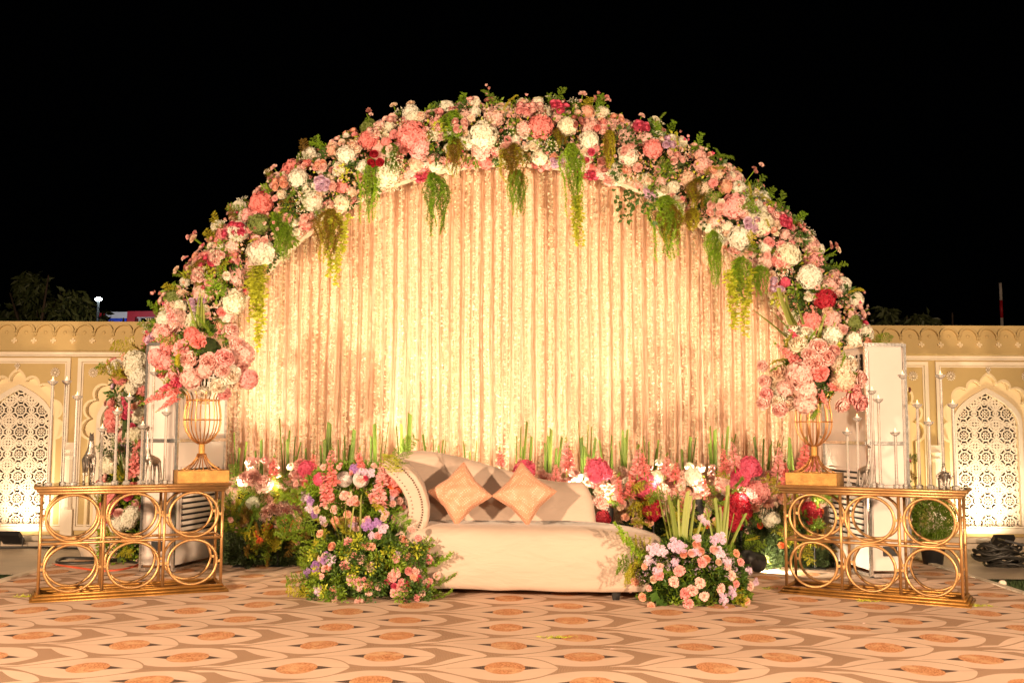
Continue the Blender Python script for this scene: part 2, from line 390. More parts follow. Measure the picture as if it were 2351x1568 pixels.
def ogive(cx, zb, zt, hw, n=10):
    zs = zt - hw * 1.0; pts = [(cx - hw, zb)]
    for k in range(n + 1):
        a = (k / n) * PI / 2; pts.append((cx - hw * math.cos(a) ** .95, zs + hw * .72 * math.sin(a) + hw * .28 * (k / n) ** 3))
    for k in range(n - 1, -1, -1):
        a = (k / n) * PI / 2; pts.append((cx + hw * math.cos(a) ** .95, zs + hw * .72 * math.sin(a) + hw * .28 * (k / n) ** 3))
    pts.append((cx + hw, zb)); return pts
def in_ogive(x, z, zb, zt, hw):
    if abs(x) > hw or z < zb: return False
    zs = zt - hw
    if z < zs: return True
    k = math.acos(min(1, abs(x) / hw)) / (PI / 2); return z < zs + hw * .72 * math.sin(k * PI / 2) + hw * .28 * k ** 3
JB, JT, JH = .20, 1.735, .355
def jali_mesh():
    mb = MB(); c = .2485; W = .0165; D = .03
    def seg(a, b, w_=W):
        dx, dz = b[0] - a[0], b[1] - a[1]; l = math.hypot(dx, dz)
        if not in_ogive((a[0] + b[0]) / 2, (a[1] + b[1]) / 2, JB, JT, JH + .005): return
        Mx = Matrix.Translation(((a[0] + b[0]) / 2, 0, (a[1] + b[1]) / 2)) @ Matrix.Rotation(-math.atan2(dz, dx), 4, 'Y')
        mb.box((0, 0, 0), (l + w_ * .5, D + R.uniform(-.002, .002), w_), Mx)
    def ring(x, z, r, n=12, a0=0, a1=2 * PI, w_=W):
        p = [(x + r * math.cos(a0 + (a1 - a0) * i / n), z + r * math.sin(a0 + (a1 - a0) * i / n)) for i in range(n + 1)]
        for i in range(n): seg(p[i], p[i + 1], w_)
    for i in range(-2, 3):
        for j in range(0, 8):
            x, z = i * c, JB + .06 + j * c
            if in_ogive(x, z, JB, JT, JH - .03): petals_disc(mb, (x, -.012, z), .044, 8, .012, .28)
            ring(x, z, .062, 12); ring(x + c / 2, z + c / 2, .040, 10); ring(x + c / 2, z + c / 2, .078, 14); ring(x, z, c / 2, 20)
            ring(x + c / 2, z, .028, 8); ring(x, z + c / 2, .028, 8)
            for k in range(8):
                a = PI / 4 * k + PI / 8; seg((x + .06 * math.cos(a), z + .06 * math.sin(a)), (x + .128 * math.cos(a), z + .128 * math.sin(a)), W * .85)
            seg((x + c / 2 - .06, z + c / 2), (x + c / 2 + .06, z + c / 2)); seg((x + c / 2, z + c / 2 - .06), (x + c / 2, z + c / 2 + .06))
    return mb.mesh('jali_screen', M_trim)
ME_jali = jali_mesh()
BAY = 1.29
ctop, cbot = 2.50, 2.165
def boundary_wall(name, label, x0, x1, y, centres):
    t = thing(name, label, 'wall', ((x0 + x1) / 2, y, 0)); ox = (x0 + x1) / 2
    holes = [foil(c - ox, .19, 1.98, .51) for c in centres]
    filled('wall_face', [[(x0 - ox, 0), (x1 - ox, 0), (x1 - ox, ctop - .02), (x0 - ox, ctop - .02)]] + holes, .07, M_wall, 0, t, .004)
    holes = [ogive(c - ox, JB, JT, JH) for c in centres]
    filled('recess_panel', [[(x0 - ox, .01), (x1 - ox, .01), (x1 - ox, 2.3), (x0 - ox, 2.3)]] + holes, .09, M_recess, .072, t)
    for c in centres:
        link('jali_screen', ME_jali, t, (c - ox, .125, 0))
        filled('arch_frame', [ogive(c - ox, JB - .045, JT + .055, JH + .04), ogive(c - ox, JB, JT, JH)], .03, M_trim, .048, t, .004)
        mb = MB(); mb.box((c - ox, .05, JB - .03), (2 * JH + .16, .13, .035)); ob('sill', mb, M_trim, t)
        filled('lit_cusped_edge', [foil(c - ox, .185, 1.98, .51, .004), foil(c - ox, .19, 1.98, .51, -.022)], .066, M_recess, -.003, t, .003)  # pale band added in place of the light on the arch reveal
        fr = [[(c - ox - .6, .17), (c - ox + .6, .17), (c - ox + .6, 2.085), (c - ox - .6, 2.085)], [(c - ox - .565, .205), (c - ox + .565, .205), (c - ox + .565, 2.05), (c - ox - .565, 2.05)]]
        filled('panel_moulding', fr, .022, M_trim, -.02, t, .004)
        fr = [[(c - ox - .555, .215), (c - ox + .555, .215), (c - ox + .555, 2.04), (c - ox - .555, 2.04)], [(c - ox - .54, .23), (c - ox + .54, .23), (c - ox + .54, 2.025), (c - ox - .54, 2.025)]]
        filled('inner_moulding', fr, .012, M_trim, -.01, t)
        for s in (-1, 1):
            mb = MB(); petals_disc(mb, (0, 0, 0), .055, 12, .014, .3); ob('rosette', mb, M_trim, t, loc=(c - ox + s * .43, -.012, 1.925))
        mb = MB(); petals_disc(mb, (0, 0, 0), .032, 6, .012, .3); mb.box((0, -.002, -.035), (.02, .012, .03)); ob('finial', mb, M_trim, t, loc=(c - ox, -.012, 2.0))
        # engaged half column with plinth and capital between two bays
        mb = MB(); xk = c - ox + BAY / 2
        mb.box((xk, -.03, .2), (.13, .06, .4)); mb.lathe([(.062, .4), (.05, .43), (.045, .8), (.048, .95), (.062, .99), (.05, 1.02), (.066, 1.06)], 10, (xk, -.02, 0)); mb.box((xk, -.02, 1.1), (.14, .07, .08)); ob('half_column', mb, M_trim, t)
    # sloping eave board with scalloped relief
    w_ = x1 - x0
    mb = MB(); mb.add([(x0 - ox, -.16, cbot), (x1 - ox, -.16, cbot), (x1 - ox, -.05, ctop), (x0 - ox, -.05, ctop), (x0 - ox, .1, ctop), (x1 - ox, .1, ctop), (x0 - ox, 0, cbot - .03), (x1 - ox, 0, cbot - .03)],
           [(0, 1, 2, 3), (3, 2, 5, 4), (0, 6, 7, 1), (0, 3, 4, 6), (1, 7, 5, 2)]); ob('eave_board', mb, M_wall, t)
    sl = Matrix.Rotation(-math.atan2(.11, ctop - cbot), 4, 'X')
    p = .2185; k0 = int(w_ / p)
    ms = MB()
    for a in range(14):      # half ring band
        pass
    outer = arcpts(0, 0, .108, 0, PI, 12); inner = arcpts(0, 0, .090, PI, 0, 12)
    for k in range(len(outer) - 1):
        a, b2, c2, d2 = outer[k], outer[k + 1], inner[-2 - k], inner[-1 - k]
        ms.add([(a[0], -.026, a[1]), (b2[0], -.026, b2[1]), (c2[0], -.026, c2[1]), (d2[0], -.026, d2[1]), (a[0], 0, a[1]), (b2[0], 0, b2[1]), (c2[0], 0, c2[1]), (d2[0], 0, d2[1])], [(0, 1, 2, 3), (0, 4, 5, 1), (3, 2, 6, 7)])
    ms.box((-.101, -.007, -.02), (.014, .014, .04)); ms.box((.101, -.007, -.02), (.014, .014, .04))
    me_s = ms.mesh('scallop', M_wall)
    mbn = MB(); mbn.ball((0, 0, 0), .02, 10, 5, (1, .6, 1)); me_b = mbn.mesh('boss', M_wall, True)
    mq = MB()
    for dx, dz in ((0, .02), (0, -.02), (.02, 0), (-.02, 0), (0, 0)): mq.box((dx, -.004, dz), (.024, .018, .024), Matrix.Rotation(0, 4, 'Y'))
    me_q = mq.mesh('quatrefoil', M_recess)
    for k in range(k0):
        xx = x0 - ox + (k + .5) * p
        def on(z): return Vector((xx, -.16 + .11 * (z - cbot) / (ctop - cbot) - .001, z))
        for nm, me, z in (('scallop', me_s, cbot + .20), ('boss', me_b, cbot + .205)):
            link(nm, me, t, M=Matrix.Translation(on(z)) @ sl)
        q = on(cbot + .105); q.x += p / 2; link('quatrefoil', me_q, t, M=Matrix.Translation(q) @ sl)
    mb = MB(); mb.box((0, -.045, 2.135), (w_, .09, .03)); mb.box((0, -.06, 2.11), (w_, .045, .014)); ob('cornice_moulding', mb, M_trim, t)
    mb = MB(); mb.box((0, -.12, .03), (w_, .24, .06)); mb.box((0, -.07, .09), (w_, .14, .05)); ob('plinth', mb, M_stone, t)
    return t
boundary_wall('boundary_wall', 'cream garden wall with cusped arches and pierced screens left of the flower arch', -8.2, -.05, YW, [XW(34, YW) + BAY * k for k in (-1, 0, 1, 2)])
boundary_wall('boundary_wall', 'cream garden wall with cusped arches and pierced screens right of the flower arch', .05, 8.2, YW + .12, [XW(2273, YW + .12) + BAY * k for k in (-2, -1, 0, 1)])

# uplights at the foot of the wall
def flood(name, label, loc, aimz, rz, s=1):
    t = thing(name, label, 'floodlight', loc, rz)
    mb = MB(); mb.box((0, 0, 0), (.22 * s, .05 * s, .17 * s), Matrix.Translation((0, 0, .11 * s)) @ Matrix.Rotation(aimz, 4, 'X')); ob('housing', mb, M_black, t)
    mb = MB(); mb.box((0, .027 * s, 0), (.18 * s, .004, .13 * s), Matrix.Translation((0, 0, .11 * s)) @ Matrix.Rotation(aimz, 4, 'X')); ob('lens', mb, M_lens, t)
    mb = MB(); mb.tube([(-.12 * s, 0, .11 * s), (-.12 * s, 0, .012), (.12 * s, 0, .012), (.12 * s, 0, .11 * s)], .008, 5); ob('bracket', mb, M_black, t); return t
UPW = (1, .80, .54)
for i, (px, yy, pw, lb) in enumerate(((38, 10.9, 60, 'small black floodlight at the foot of the left pierced screen'), (300, 10.8, 32, 'small black floodlight on the paving behind the left white cooler tower'),
                          (2290, 10.9, 105, 'small black floodlight lighting the right pierced screen'), (2030, 10.8, 60, 'small black floodlight on the paving behind the right white cooler tower'))):
    x = XW(px, yy); flood('floodlight', lb, (x, yy, .01), math.radians(50), 0)
    lamp('wall_uplight', 'SPOT', (x, yy + .03, .2), (x, YW + .25, .8), pw, UPW if px != 2030 else (1, .72, .2), .06, 130, .9)

# ---------------------------------------------------------------- flower library (shared meshes)
def ringflower(mb, rings, jit=.05, ruf=0.0, nu=3, nv=3, rnd=R):
    for (r0, th, L, n, sp, z0) in rings:
        off = rnd.uniform(0, 6.28)
        for k in range(n):
            a0 = off + 2 * PI * k / n + rnd.uniform(-.15, .15); th_ = math.radians(th + rnd.uniform(-8, 8)); Lk = L * rnd.uniform(.9, 1.1)
            rows = []
            for v in range(nv + 1):
                t = v / nv; wd = sp * (.35 + .65 * math.sin(PI * min(1, .12 + .62 * t)))
                row = []
                for u in range(nu + 1):
                    uu = 2 * u / nu - 1; a = a0 + uu * wd
                    cut = (1 - .22 * uu * uu * t)
                    rr = r0 + Lk * t * math.sin(th_) * cut + .10 * L * t ** 3; zz = z0 + Lk * t * math.cos(th_) * cut - .06 * t ** 3
                    if ruf and v == nv: rr += rnd.uniform(-ruf, ruf); zz += rnd.uniform(-ruf, ruf)
                    row.append((rr * math.cos(a), rr * math.sin(a), zz))
                rows.append(row)
            mb.grid(rows)
def cupflower(mb, rings, ruf=0.0, nu=3, nv=3):
    """petals whose section is a curve from the base out to rm and back to rt: (r0, rm, rt, z0, z1, n, span)"""
    for (r0, rm, rt, z0, z1, n, sp) in rings:
        off = R.uniform(0, 6.28)
        for k in range(n):
            a0 = off + 2 * PI * k / n + R.uniform(-.18, .18); g = R.uniform(.92, 1.08); hz = R.uniform(-.04, .04); rows = []
            for v in range(nv + 1):
                t = v / nv; r_ = ((1 - t) ** 2 * r0 + 2 * t * (1 - t) * rm * 1.15 + t * t * rt) * g; z = z0 + (z1 - z0 + hz) * (1 - (1 - t) ** 1.6)
                wd = sp * (.5 + .5 * math.sin(PI * min(1, .1 + .62 * t))); row = []
                for u in range(nu + 1):
                    uu = 2 * u / nu - 1; a = a0 + uu * wd; zz = z - .13 * uu * uu * t * (1 if z1 > .2 else .3); rr = r_ * (1 + .05 * uu)
                    if ruf and v >= nv - 1: rr += R.uniform(-ruf, ruf) * t; zz += R.uniform(-ruf, ruf) * t
                    row.append((rr * math.cos(a), rr * math.sin(a), zz))
                rows.append(row)
            mb.grid(rows)
def pompom(mb, n, w_=.3, ruf=.1, zmin=-.15, flat=.75):
    for i in range(n):
        z = 1 - (i + .5) / n * (1 - zmin); ph = i * 2.39996; r_ = math.sqrt(max(0, 1 - z * z)); d = (Vector((r_ * math.cos(ph), r_ * math.sin(ph), z)) + rvec() * .12).normalized()
        e = d.orthogonal().normalized(); e.rotate(Matrix.Rotation(R.uniform(0, 3.14), 3, d)); g = d.cross(e); q = R.uniform(.86, 1.05); rows = []
        for v, (k, wk) in enumerate(((.25, .15), (.72, .75), (q, 1))):
            row = []
            for u in (-1, -.33, .33, 1):
                p = d * k * (1 - .1 * u * u) + e * u * w_ * wk + g * (R.uniform(-ruf, ruf) * wk + .07 * u * u); row.append((p.x, p.y, p.z * flat))
            rows.append(row)
        mb.grid(rows)
def rvec(): return Vector((R.gauss(0, 1), R.gauss(0, 1), R.gauss(0, 1))).normalized()
def rose():
    mb = MB(); cupflower(mb, [(0, .10, .03, 0, .66, 2, 1.6), (.03, .24, .12, 0, .68, 3, 1.2), (.06, .40, .25, -.05, .66, 3, 1.2), (.08, .56, .42, -.1, .60, 4, .95), (.1, .72, .60, -.15, .50, 5, .85), (.1, .86, .80, -.25, .32, 5, .85), (.1, .92, .96, -.35, .06, 6, .72)], ruf=.02); return mb
def peony():
    mb = MB(); cupflower(mb, [(0, .16, .05, .05, .74, 4, .8), (.05, .36, .18, 0, .78, 5, .75), (.06, .54, .34, -.05, .72, 6, .6), (.08, .70, .52, -.1, .62, 6, .62), (.1, .86, .72, -.2, .44, 7, .55), (.1, .96, .90, -.35, .16, 7, .55), (.1, .86, .92, -.5, -.16, 6, .6)], ruf=.085, nu=4); return mb
def carnation():
    mb = MB(); pompom(mb, 46, .27, .09, -.05, .72); return mb
def tulipbud():
    mb = MB(); ringflower(mb, [(.1, 6, .8, 3, .9, 0), (.25, 8, .9, 4, .8, -.05), (.3, 20, .8, 4, .7, -.1)]); return mb
def hydr(n=125, rnd=R, base=True):
    mb = MB()
    if base: mb.ball((0, 0, 0), .80, 12, 8)
    for i in range(n):
        z = 1 - (i + .5) / n * 1.72; ph = i * 2.39996; r = math.sqrt(max(0, 1 - z * z))
        nrm = Vector((r * math.cos(ph), r * math.sin(ph), z)); rad = rnd.uniform(.84, 1.04); c = nrm * rad
        nn = (nrm + Vector([rnd.uniform(-.45, .45) for _ in range(3)])).normalized(); x = nn.orthogonal().normalized(); x.rotate(Matrix.Rotation(rnd.uniform(0, 6.28), 3, nn)); y = nn.cross(x)
        s = rnd.uniform(.17, .23)
        for k in range(4):
            a = k * PI / 2; d = x * math.cos(a) + y * math.sin(a); e = nn.cross(d)
            mb.add([c, c + d * s * .6 - e * s * .52 + nn * .05, c + d * s * 1.15 + nn * rnd.uniform(-.04, .05), c + d * s * .6 + e * s * .52 + nn * .05], [(0, 1, 2, 3)])
    return mb
def mum():
    mb = MB()
    for (dx, dy, dz, s) in ((0, 0, .25, .55), (.6, .1, .1, .5), (-.5, .35, .15, .5), (-.35, -.5, .05, .5), (.25, -.6, 0, .45), (.3, .6, 0, .45)):
        m2 = MB(); ringflower(m2, [(.08, 30, .7, 7, .2, 0), (.1, 60, .85, 10, .2, 0), (.1, 85, .95, 11, .2, 0)], nu=1, nv=2)
        tilt = Matrix.Translation((dx, dy, dz)) @ Euler((R.uniform(-.6, .6), R.uniform(-.6, .6), 0)).to_matrix().to_4x4() @ Matrix.Scale(s, 4)
        mb.add([tilt @ Vector(v) for v in m2.v], m2.f)
    return mb
def glad(n=20):
    """flower spike of unit length along +Z"""
    mb = MB(); mb.mi = 1; mb.tube([(0, 0, 0), (.01, 0, .5), (0, 0, 1.02)], [.012, .01, .004], 5); mb.mi = 0
    for i in range(n):
        t = i / (n - 1); z = .12 + .84 * t; s = .15 * (1 - .78 * t ** 1.3); a = i * 2.4
        m2 = MB(); ringflower(m2, [(.06, 25, .75, 3, .6, 0), (.1, 58, .85, 4, .6, 0)], ruf=.1, nu=2, nv=2)
        d = Vector((math.cos(a), math.sin(a), .55)).normalized(); T = Matrix.Translation(Vector((.04 * (1 - t) * math.cos(a), .04 * (1 - t) * math.sin(a), z))) @ d.to_track_quat('Z', 'Y').to_matrix().to_4x4() @ Matrix.Scale(s, 4)
        if t > .86: mb.mi = 1
        mb.add([T @ Vector(v) for v in m2.v], m2.f)
    mb.mi = 0; return mb
def needle(mb, p, d, l, w_):
    s = d.cross(Vector((R.uniform(-1, 1), R.uniform(-1, 1), R.uniform(-1, 1)))).normalized() * w_
    mb.add([p - s, p + s, p + d * l], [(0, 1, 2)])
def fern(L=1.0, droop=.35, nb=24, bl=.36, nn=14, nl=.06, w_=.0085):
    """feathery frond along +Z bending to +X"""
    mb = MB(); path = [Vector((droop * t * t, 0, t * L * (1 - .25 * droop * t))) for t in [i / 8 for i in range(9)]]
    mb.tube(path, [.008 * (1 - .7 * i / 8) for i in range(9)], 3, cap=False)
    for i in range(nb):
        t = .08 + .9 * i / nb; k = min(7, int(t * 8)); p = path[k].lerp(path[k + 1], t * 8 - k); T = (path[k + 1] - path[k]).normalized()
        side = 1 if i % 2 else -1; b = (T * .55 + Vector((R.uniform(-.35, .35), side * .8, R.uniform(-.2, .2)))).normalized(); ll = bl * (1 - .6 * t) * R.uniform(.8, 1.2)
        for j in range(nn):
            q = p + b * ll * (j + 1) / nn + Vector((0, 0, -.04 * (j / nn) ** 2))
            for _ in range(3): needle(mb, q, (b * .5 + Vector((R.uniform(-1, 1), R.uniform(-1, 1), R.uniform(-1, 1)))).normalized(), nl * R.uniform(.7, 1.2), w_)
    return mb
def hangfern(L=1.0, wid=.12, ns=22, step=.019, nl=.05, w_=.0052, mats=1):
    """bundle of feathery strands hanging to -Z, unit length"""
    mb = MB()
    for s in range(ns):
        ll = L * R.uniform(.45, 1.0) if s else L; a = R.uniform(0, 6.28); rx, ry = wid * R.uniform(.2, 1) * math.cos(a), wid * .6 * R.uniform(.2, 1) * math.sin(a); ph = R.uniform(0, 6)
        n = int(ll / step); mb.mi = s % 2 if mats > 1 else 0; pl = None
        for i in range(n):
            t = i / n; z = -ll * t; k = math.sin(min(1, t * 3) * PI / 2) * (1 - .55 * (ll / L) * t)
            p = Vector((rx * k * 1.4 + .015 * math.sin(ph + t * 9), ry * k, z)); b = .9 - .5 * t
            for _ in range(5):
                needle(mb, p, Vector((R.uniform(-1, 1) * b, R.uniform(-1, 1) * b, R.uniform(-1.1, .1))).normalized(), nl * R.uniform(.6, 1.3) * (1 - .4 * t), w_)
    mb.mi = 0; return mb
def leafquad(mb, p, d, up, l, w_):
    s = d.cross(up).normalized() * w_; m = p + d * l * .5 + up * .0
    mb.add([p, p + d * l * .45 - s + up * w_ * .35, p + d * l, p + d * l * .45 + s + up * w_ * .35, p + d * l * .5], [(0, 1, 2, 4), (0, 4, 2, 3)])
def rvec(): return Vector((R.gauss(0, 1), R.gauss(0, 1), R.gauss(0, 1))).normalized()
def hangvine(L=1.0, ns=9, lw=.02, ll=.055, wid=.07, step=.035):
    mb = MB()
    for s in range(ns):
        l = L * (R.uniform(.4, .95) if s else 1); x0, y0 = R.uniform(-wid, wid), R.uniform(-.04, .04); ph = R.uniform(0, 6); n = int(l / step); pts = []
        for i in range(n + 1):
            t = i / n; pts.append(Vector((x0 * (1 - .4 * t) + .03 * math.sin(ph + 4 * t), y0, -l * t)))
        mb.tube(pts, .0025, 3, cap=False)
        for p in pts:
            for _ in range(2):
                d = Vector((R.uniform(-1, 1), R.uniform(-1, .3), R.uniform(-1, .1))).normalized(); leafquad(mb, p, d, rvec(), ll * R.uniform(.7, 1.2), lw * R.uniform(.7, 1.1))
    return mb
def sprig(n=34, ll=.42, lw=.12, spread=1.0):
    mb = MB()
    for i in range(n):
        d = rvec(); d.z = abs(d.z) * .9 + .1; p = d * R.uniform(.1, .7); e = (d + rvec() * .7).normalized(); leafquad(mb, p, e, rvec(), ll * R.uniform(.7, 1.3), lw * R.uniform(.8, 1.2))
    for i in range(6):
        d = rvec(); d.z = abs(d.z) + .3; mb.tube([(0, 0, -.1), tuple(d.normalized() * .8)], .018, 3, cap=False)
    return mb
def filler(n=30):
    mb = MB()
    for i in range(n):
        d = rvec(); d.z = abs(d.z) * .7 + .5; d.normalize(); q = d * R.uniform(.7, 1.1); mb.mi = 1; mb.tube([(0, 0, 0), tuple(q)], .01, 3, cap=False); mb.mi = 0
        for _ in range(4): leafquad(mb, q, (rvec() + d * .5).normalized(), rvec(), .13, .05)
    return mb
def blade(cut=False, bend=.12, w_=.016, twist=0.0):
    """reed blade of unit length, V section"""
    mb = MB(); n = 7; rows = []
    for i in range(n + 1):
        t = i / n; ww = w_ * (1 - .3 * t) if cut else w_ * (1 - t ** 2.2) + .0008; x = bend * t * t; a = twist * t
        zc = t
        l = Vector((x - ww * math.cos(a), ww * math.sin(a), zc)); r_ = Vector((x + ww * math.cos(a), -ww * math.sin(a), zc - (.035 if cut and i == n else 0)))
        rows.append([l, Vector((x, ww * .5, zc - (.015 if cut and i == n else 0))), r_])
    mb.grid(rows); return mb
CACHE = {}
def fm(kind, colr):
    key = (kind, colr, R.randrange(3) if kind in ('fern', 'hangfern', 'sprig', 'hangvine', 'hydrangea') else (R.randrange(4) if kind in ('blade', 'cutblade') else 0))
    if key in CACHE: return CACHE[key]
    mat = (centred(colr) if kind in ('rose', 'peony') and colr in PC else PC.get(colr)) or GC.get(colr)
    b = {'rose': rose, 'peony': peony, 'carnation': carnation, 'bud': tulipbud, 'hydrangea': hydr, 'mum': mum, 'glad': glad, 'fern': lambda: fern(droop=R.uniform(.2, .6)), 'hangfern': lambda: hangfern(mats=2), 'hangvine': lambda: hangvine(1.0, 9, .024, .06, .085, .03), 'sprig': sprig,
         'filler': filler, 'blade': lambda: blade(False, R.uniform(-.06, .1), R.uniform(.026, .04), R.uniform(-.6, .6)), 'cutblade': lambda: blade(True, R.uniform(-.08, .08), R.uniform(.026, .038), R.uniform(-.6, .6))}[kind]()
    mats = [mat]
    if kind in ('glad', 'filler'): mats = [mat, GC['fern']]
    if kind == 'hangfern': mats = [mat, {'gfern': GC['fern'], 'yfern': GC['rust'], 'fern': GC['gfern'], 'rust': GC['yfern']}.get(colr, mat)]
    me = b.mesh(kind + '_' + colr, mats, smooth=kind in ('rose', 'blade', 'cutblade', 'bud')); CACHE[key] = me; return me
NM = {'rose': 'rose', 'peony': 'peony', 'carnation': 'carnation', 'bud': 'flower_bud', 'hydrangea': 'hydrangea', 'mum': 'chrysanthemum', 'glad': 'gladiolus', 'fern': 'fern_frond', 'hangfern': 'hanging_fern', 'hangvine': 'hanging_vine',
      'sprig': 'leaf_sprig', 'filler': 'filler_flower', 'blade': 'reed_blade', 'cutblade': 'cut_reed_blade'}
SC = {'rose': .9, 'peony': .85, 'carnation': .95, 'hydrangea': .92, 'mum': .8}
def put(t, kind, colr, pos, nrm, size, roll=None, wf=1.0):
    q = Vector(nrm).to_track_quat('Z', 'Y').to_matrix().to_4x4()
    base = Vector(t.location) if t else Vector()
    s = size * R.uniform(.92, 1.08)
    Mx = Matrix.Translation(Vector(pos) - base) @ q @ Matrix.Rotation(R.uniform(0, 6.28) if roll is None else roll, 4, 'Z') @ Matrix.Diagonal((s * wf, s * wf, s * (R.uniform(.82, 1.06)), 1))
    return link(NM[kind], fm(kind, colr), t, M=Mx)
def pick(tbl):
    r_ = R.random() * sum(w_ for _, w_ in tbl)
    for c, w_ in tbl:
        r_ -= w_
        if r_ <= 0: return c
    return tbl[-1][0]
def cluster(t, pos, nrm, colr, n, size):
    nrm = Vector(nrm).normalized(); x = nrm.orthogonal().normalized(); y = nrm.cross(x)
    for k in range(n):
        a = 2 * PI * k / n + R.uniform(-.4, .4); rr = size * (1.05 if n > 1 else 0) * R.uniform(.85, 1.25)
        put(t, 'rose', colr, Vector(pos) + (x * math.cos(a) + y * math.sin(a)) * rr, (nrm + (x * math.cos(a) + y * math.sin(a)) * .45 + rvec() * .15), size)

# ---------------------------------------------------------------- flower arch
YA = 10.0
AC = Vector((XW(1171, YA), YA, ZW(1117, YA)))
RIN, RM = 3.30, 3.59
arch = thing('flower_arch', 'huge round arch of white pink and coral flowers over the curtain', 'flower arch', (AC.x, YA, 0))
def apos(th, rad, y): return Vector((AC.x + rad * math.cos(th), y, AC.z + rad * math.sin(th)))
def ring_mesh(r0, r1, y0, y1, n=80, legs=True):
    mb = MB(); prof = []
    ths = [PI * i / n for i in range(n + 1)]
    pts = [(math.cos(a), math.sin(a), 0) for a in ths]
    rows = []
    def sec(c, s_, dz): return [(r * c, y - YA, AC.z + r * s_ + dz) for r, y in ((r0, y0), (r1, y0), (r1, y1), (r0, y1), (r0, y0))]
    rows.append([(p[0], p[1], .0) for p in sec(1, 0, 0)])
    for c, s_, _ in pts: rows.append(sec(c, s_, 0))
    rows.append([(p[0], p[1], .0) for p in sec(-1, 0, 0)])
    mb.grid(rows); return mb
ob('fascia', ring_mesh(3.275, 3.36, YA - .02, YA + .12), M_skirt, arch)
ob('moss_frame', ring_mesh(3.36, 3.76, YA - .05, YA + .16), M_foam, arch)
# big lumps of leaf and twig that fill between the blooms
HY = [('white', 42), ('cream', 10), ('pink', 11), ('coral', 8), ('blush', 22), ('hot', 3), ('red', 2), ('limegreen', 4), ('peach', 5)]
RO = [('blush', 48), ('pink', 16), ('hot', 11), ('dusty', 7), ('lilac', 10), ('red', 4), ('peach', 6)]
taken = []
def surf(th, f, lift=0.0):
    """point on the rounded face of the garland: f from -1 (inner) to 1 (outer)"""
    ph = f * math.radians(100); a_, b_ = .25 + lift * .8, .18 + lift
    rad = RM + a_ * math.sin(ph); y = YA - b_ * max(-.4, math.cos(ph)) - .04
    pos = apos(th, rad, y); er = Vector((math.cos(th), 0, math.sin(th)))
    return pos, (er * math.sin(ph) + Vector((0, -1, 0)) * max(.25, math.cos(ph))).normalized()
def th_of(px, py):
    p = P(px, py, YA - .15); return math.atan2(p.z - AC.z, p.x - AC.x), (Vector((p.x - AC.x, p.z - AC.z)).length - RM)
def f_of(px, py):
    th, dr = th_of(px, py); return th, math.asin(max(-1, min(1, dr / .27))) / math.radians(100)
# blooms placed one by one where the photograph shows the conspicuous ones
KEY = [('coral', 670, 390, .13), ('coral', 950, 322, .16), ('coral', 1240, 300, .12), ('coral', 605, 475, .11), ('pink', 965, 345, .12), ('white', 885, 400, .13), ('white', 800, 365, .10), ('white', 1110, 318, .14), ('white', 1300, 300, .10),
       ('white', 690, 418, .10), ('white', 1160, 355, .08), ('white', 1040, 395, .10), ('white', 600, 580, .14), ('white', 530, 690, .14), ('white', 1440, 365, .09), ('white', 1560, 470, .10), ('coral', 1495, 350, .09), ('pink', 1680, 480, .13),
       ('white', 1740, 520, .12), ('white', 1800, 590, .12), ('coral', 1790, 600, .10), ('pink', 1770, 640, .12), ('white', 1850, 640, .12), ('red', 1885, 690, .10), ('coral', 1860, 740, .11), ('coral', 480, 600, .08), ('white', 1700, 545, .12),
       ('limegreen', 600, 520, .10), ('limegreen', 850, 300, .09), ('limegreen', 405, 690, .09), ('white', 1690, 440, .08), ('white', 1350, 330, .10), ('white', 780, 460, .09), ('coral', 850, 330, .10), ('hot', 1465, 300, .07), ('white', 1640, 560, .1)]
for c, px, py, s in KEY:
    th, f = f_of(px, py); pos, n = surf(th, max(-1, min(1, f)), .05); put(arch, 'hydrangea', c, pos, n, s); taken.append((th * RM, f * .5, s))
# blooms on stems that break the outer silhouette
for c, px, py, s in [('white', 550, 478, .075), ('white', 498, 520, .07), ('white', 710, 352, .07), ('white', 945, 262, .085), ('white', 1025, 248, .075), ('white', 1088, 238, .07), ('white', 1200, 245, .085), ('white', 1235, 235, .06), ('white', 1382, 260, .08), ('white', 1565, 328, .06),
                     ('white', 1880, 573, .06), ('white', 1935, 655, .085), ('white', 1905, 650, .07), ('white', 1963, 690, .08), ('white', 1750, 455, .08), ('white', 1690, 410, .07), ('white', 1985, 765, .09), ('white', 1780, 490, .08)]:
    p = P(px, py, YA - .1); er = Vector((p.x - AC.x, 0, p.z - AC.z)).normalized(); put(arch, 'hydrangea', c, p, er + Vector((0, -.8, 0)), s)
    mb = MB(); mb.tube([tuple(p - Vector(arch.location)), tuple(p - er * .3 - Vector(arch.location))], .006, 4); ob('stem', mb, GC['fern'], arch)
    taken.append((math.atan2(er.z, er.x) * RM, .5, s * .6))
nh = len(KEY) + 18
tries = 0
TH0, TH1 = -.16, PI + .16
while nh < 294 and tries < 30000:
    tries += 1
    th = R.uniform(TH0, TH1); f = R.uniform(-1, .92); s = R.choice((.055, .065, .075, .085, .095))
    if all((th * RM - a) ** 2 + (f * .5 - b) ** 2 > ((s + c) * .70) ** 2 for a, b, c in taken):
        pos, n = surf(th, f, R.uniform(-.03, .05)); put(arch, 'hydrangea', pick(HY), pos, n + rvec() * .3, s); taken.append((th * RM, f * .5, s)); nh += 1
print('hydrangeas', nh, tries)
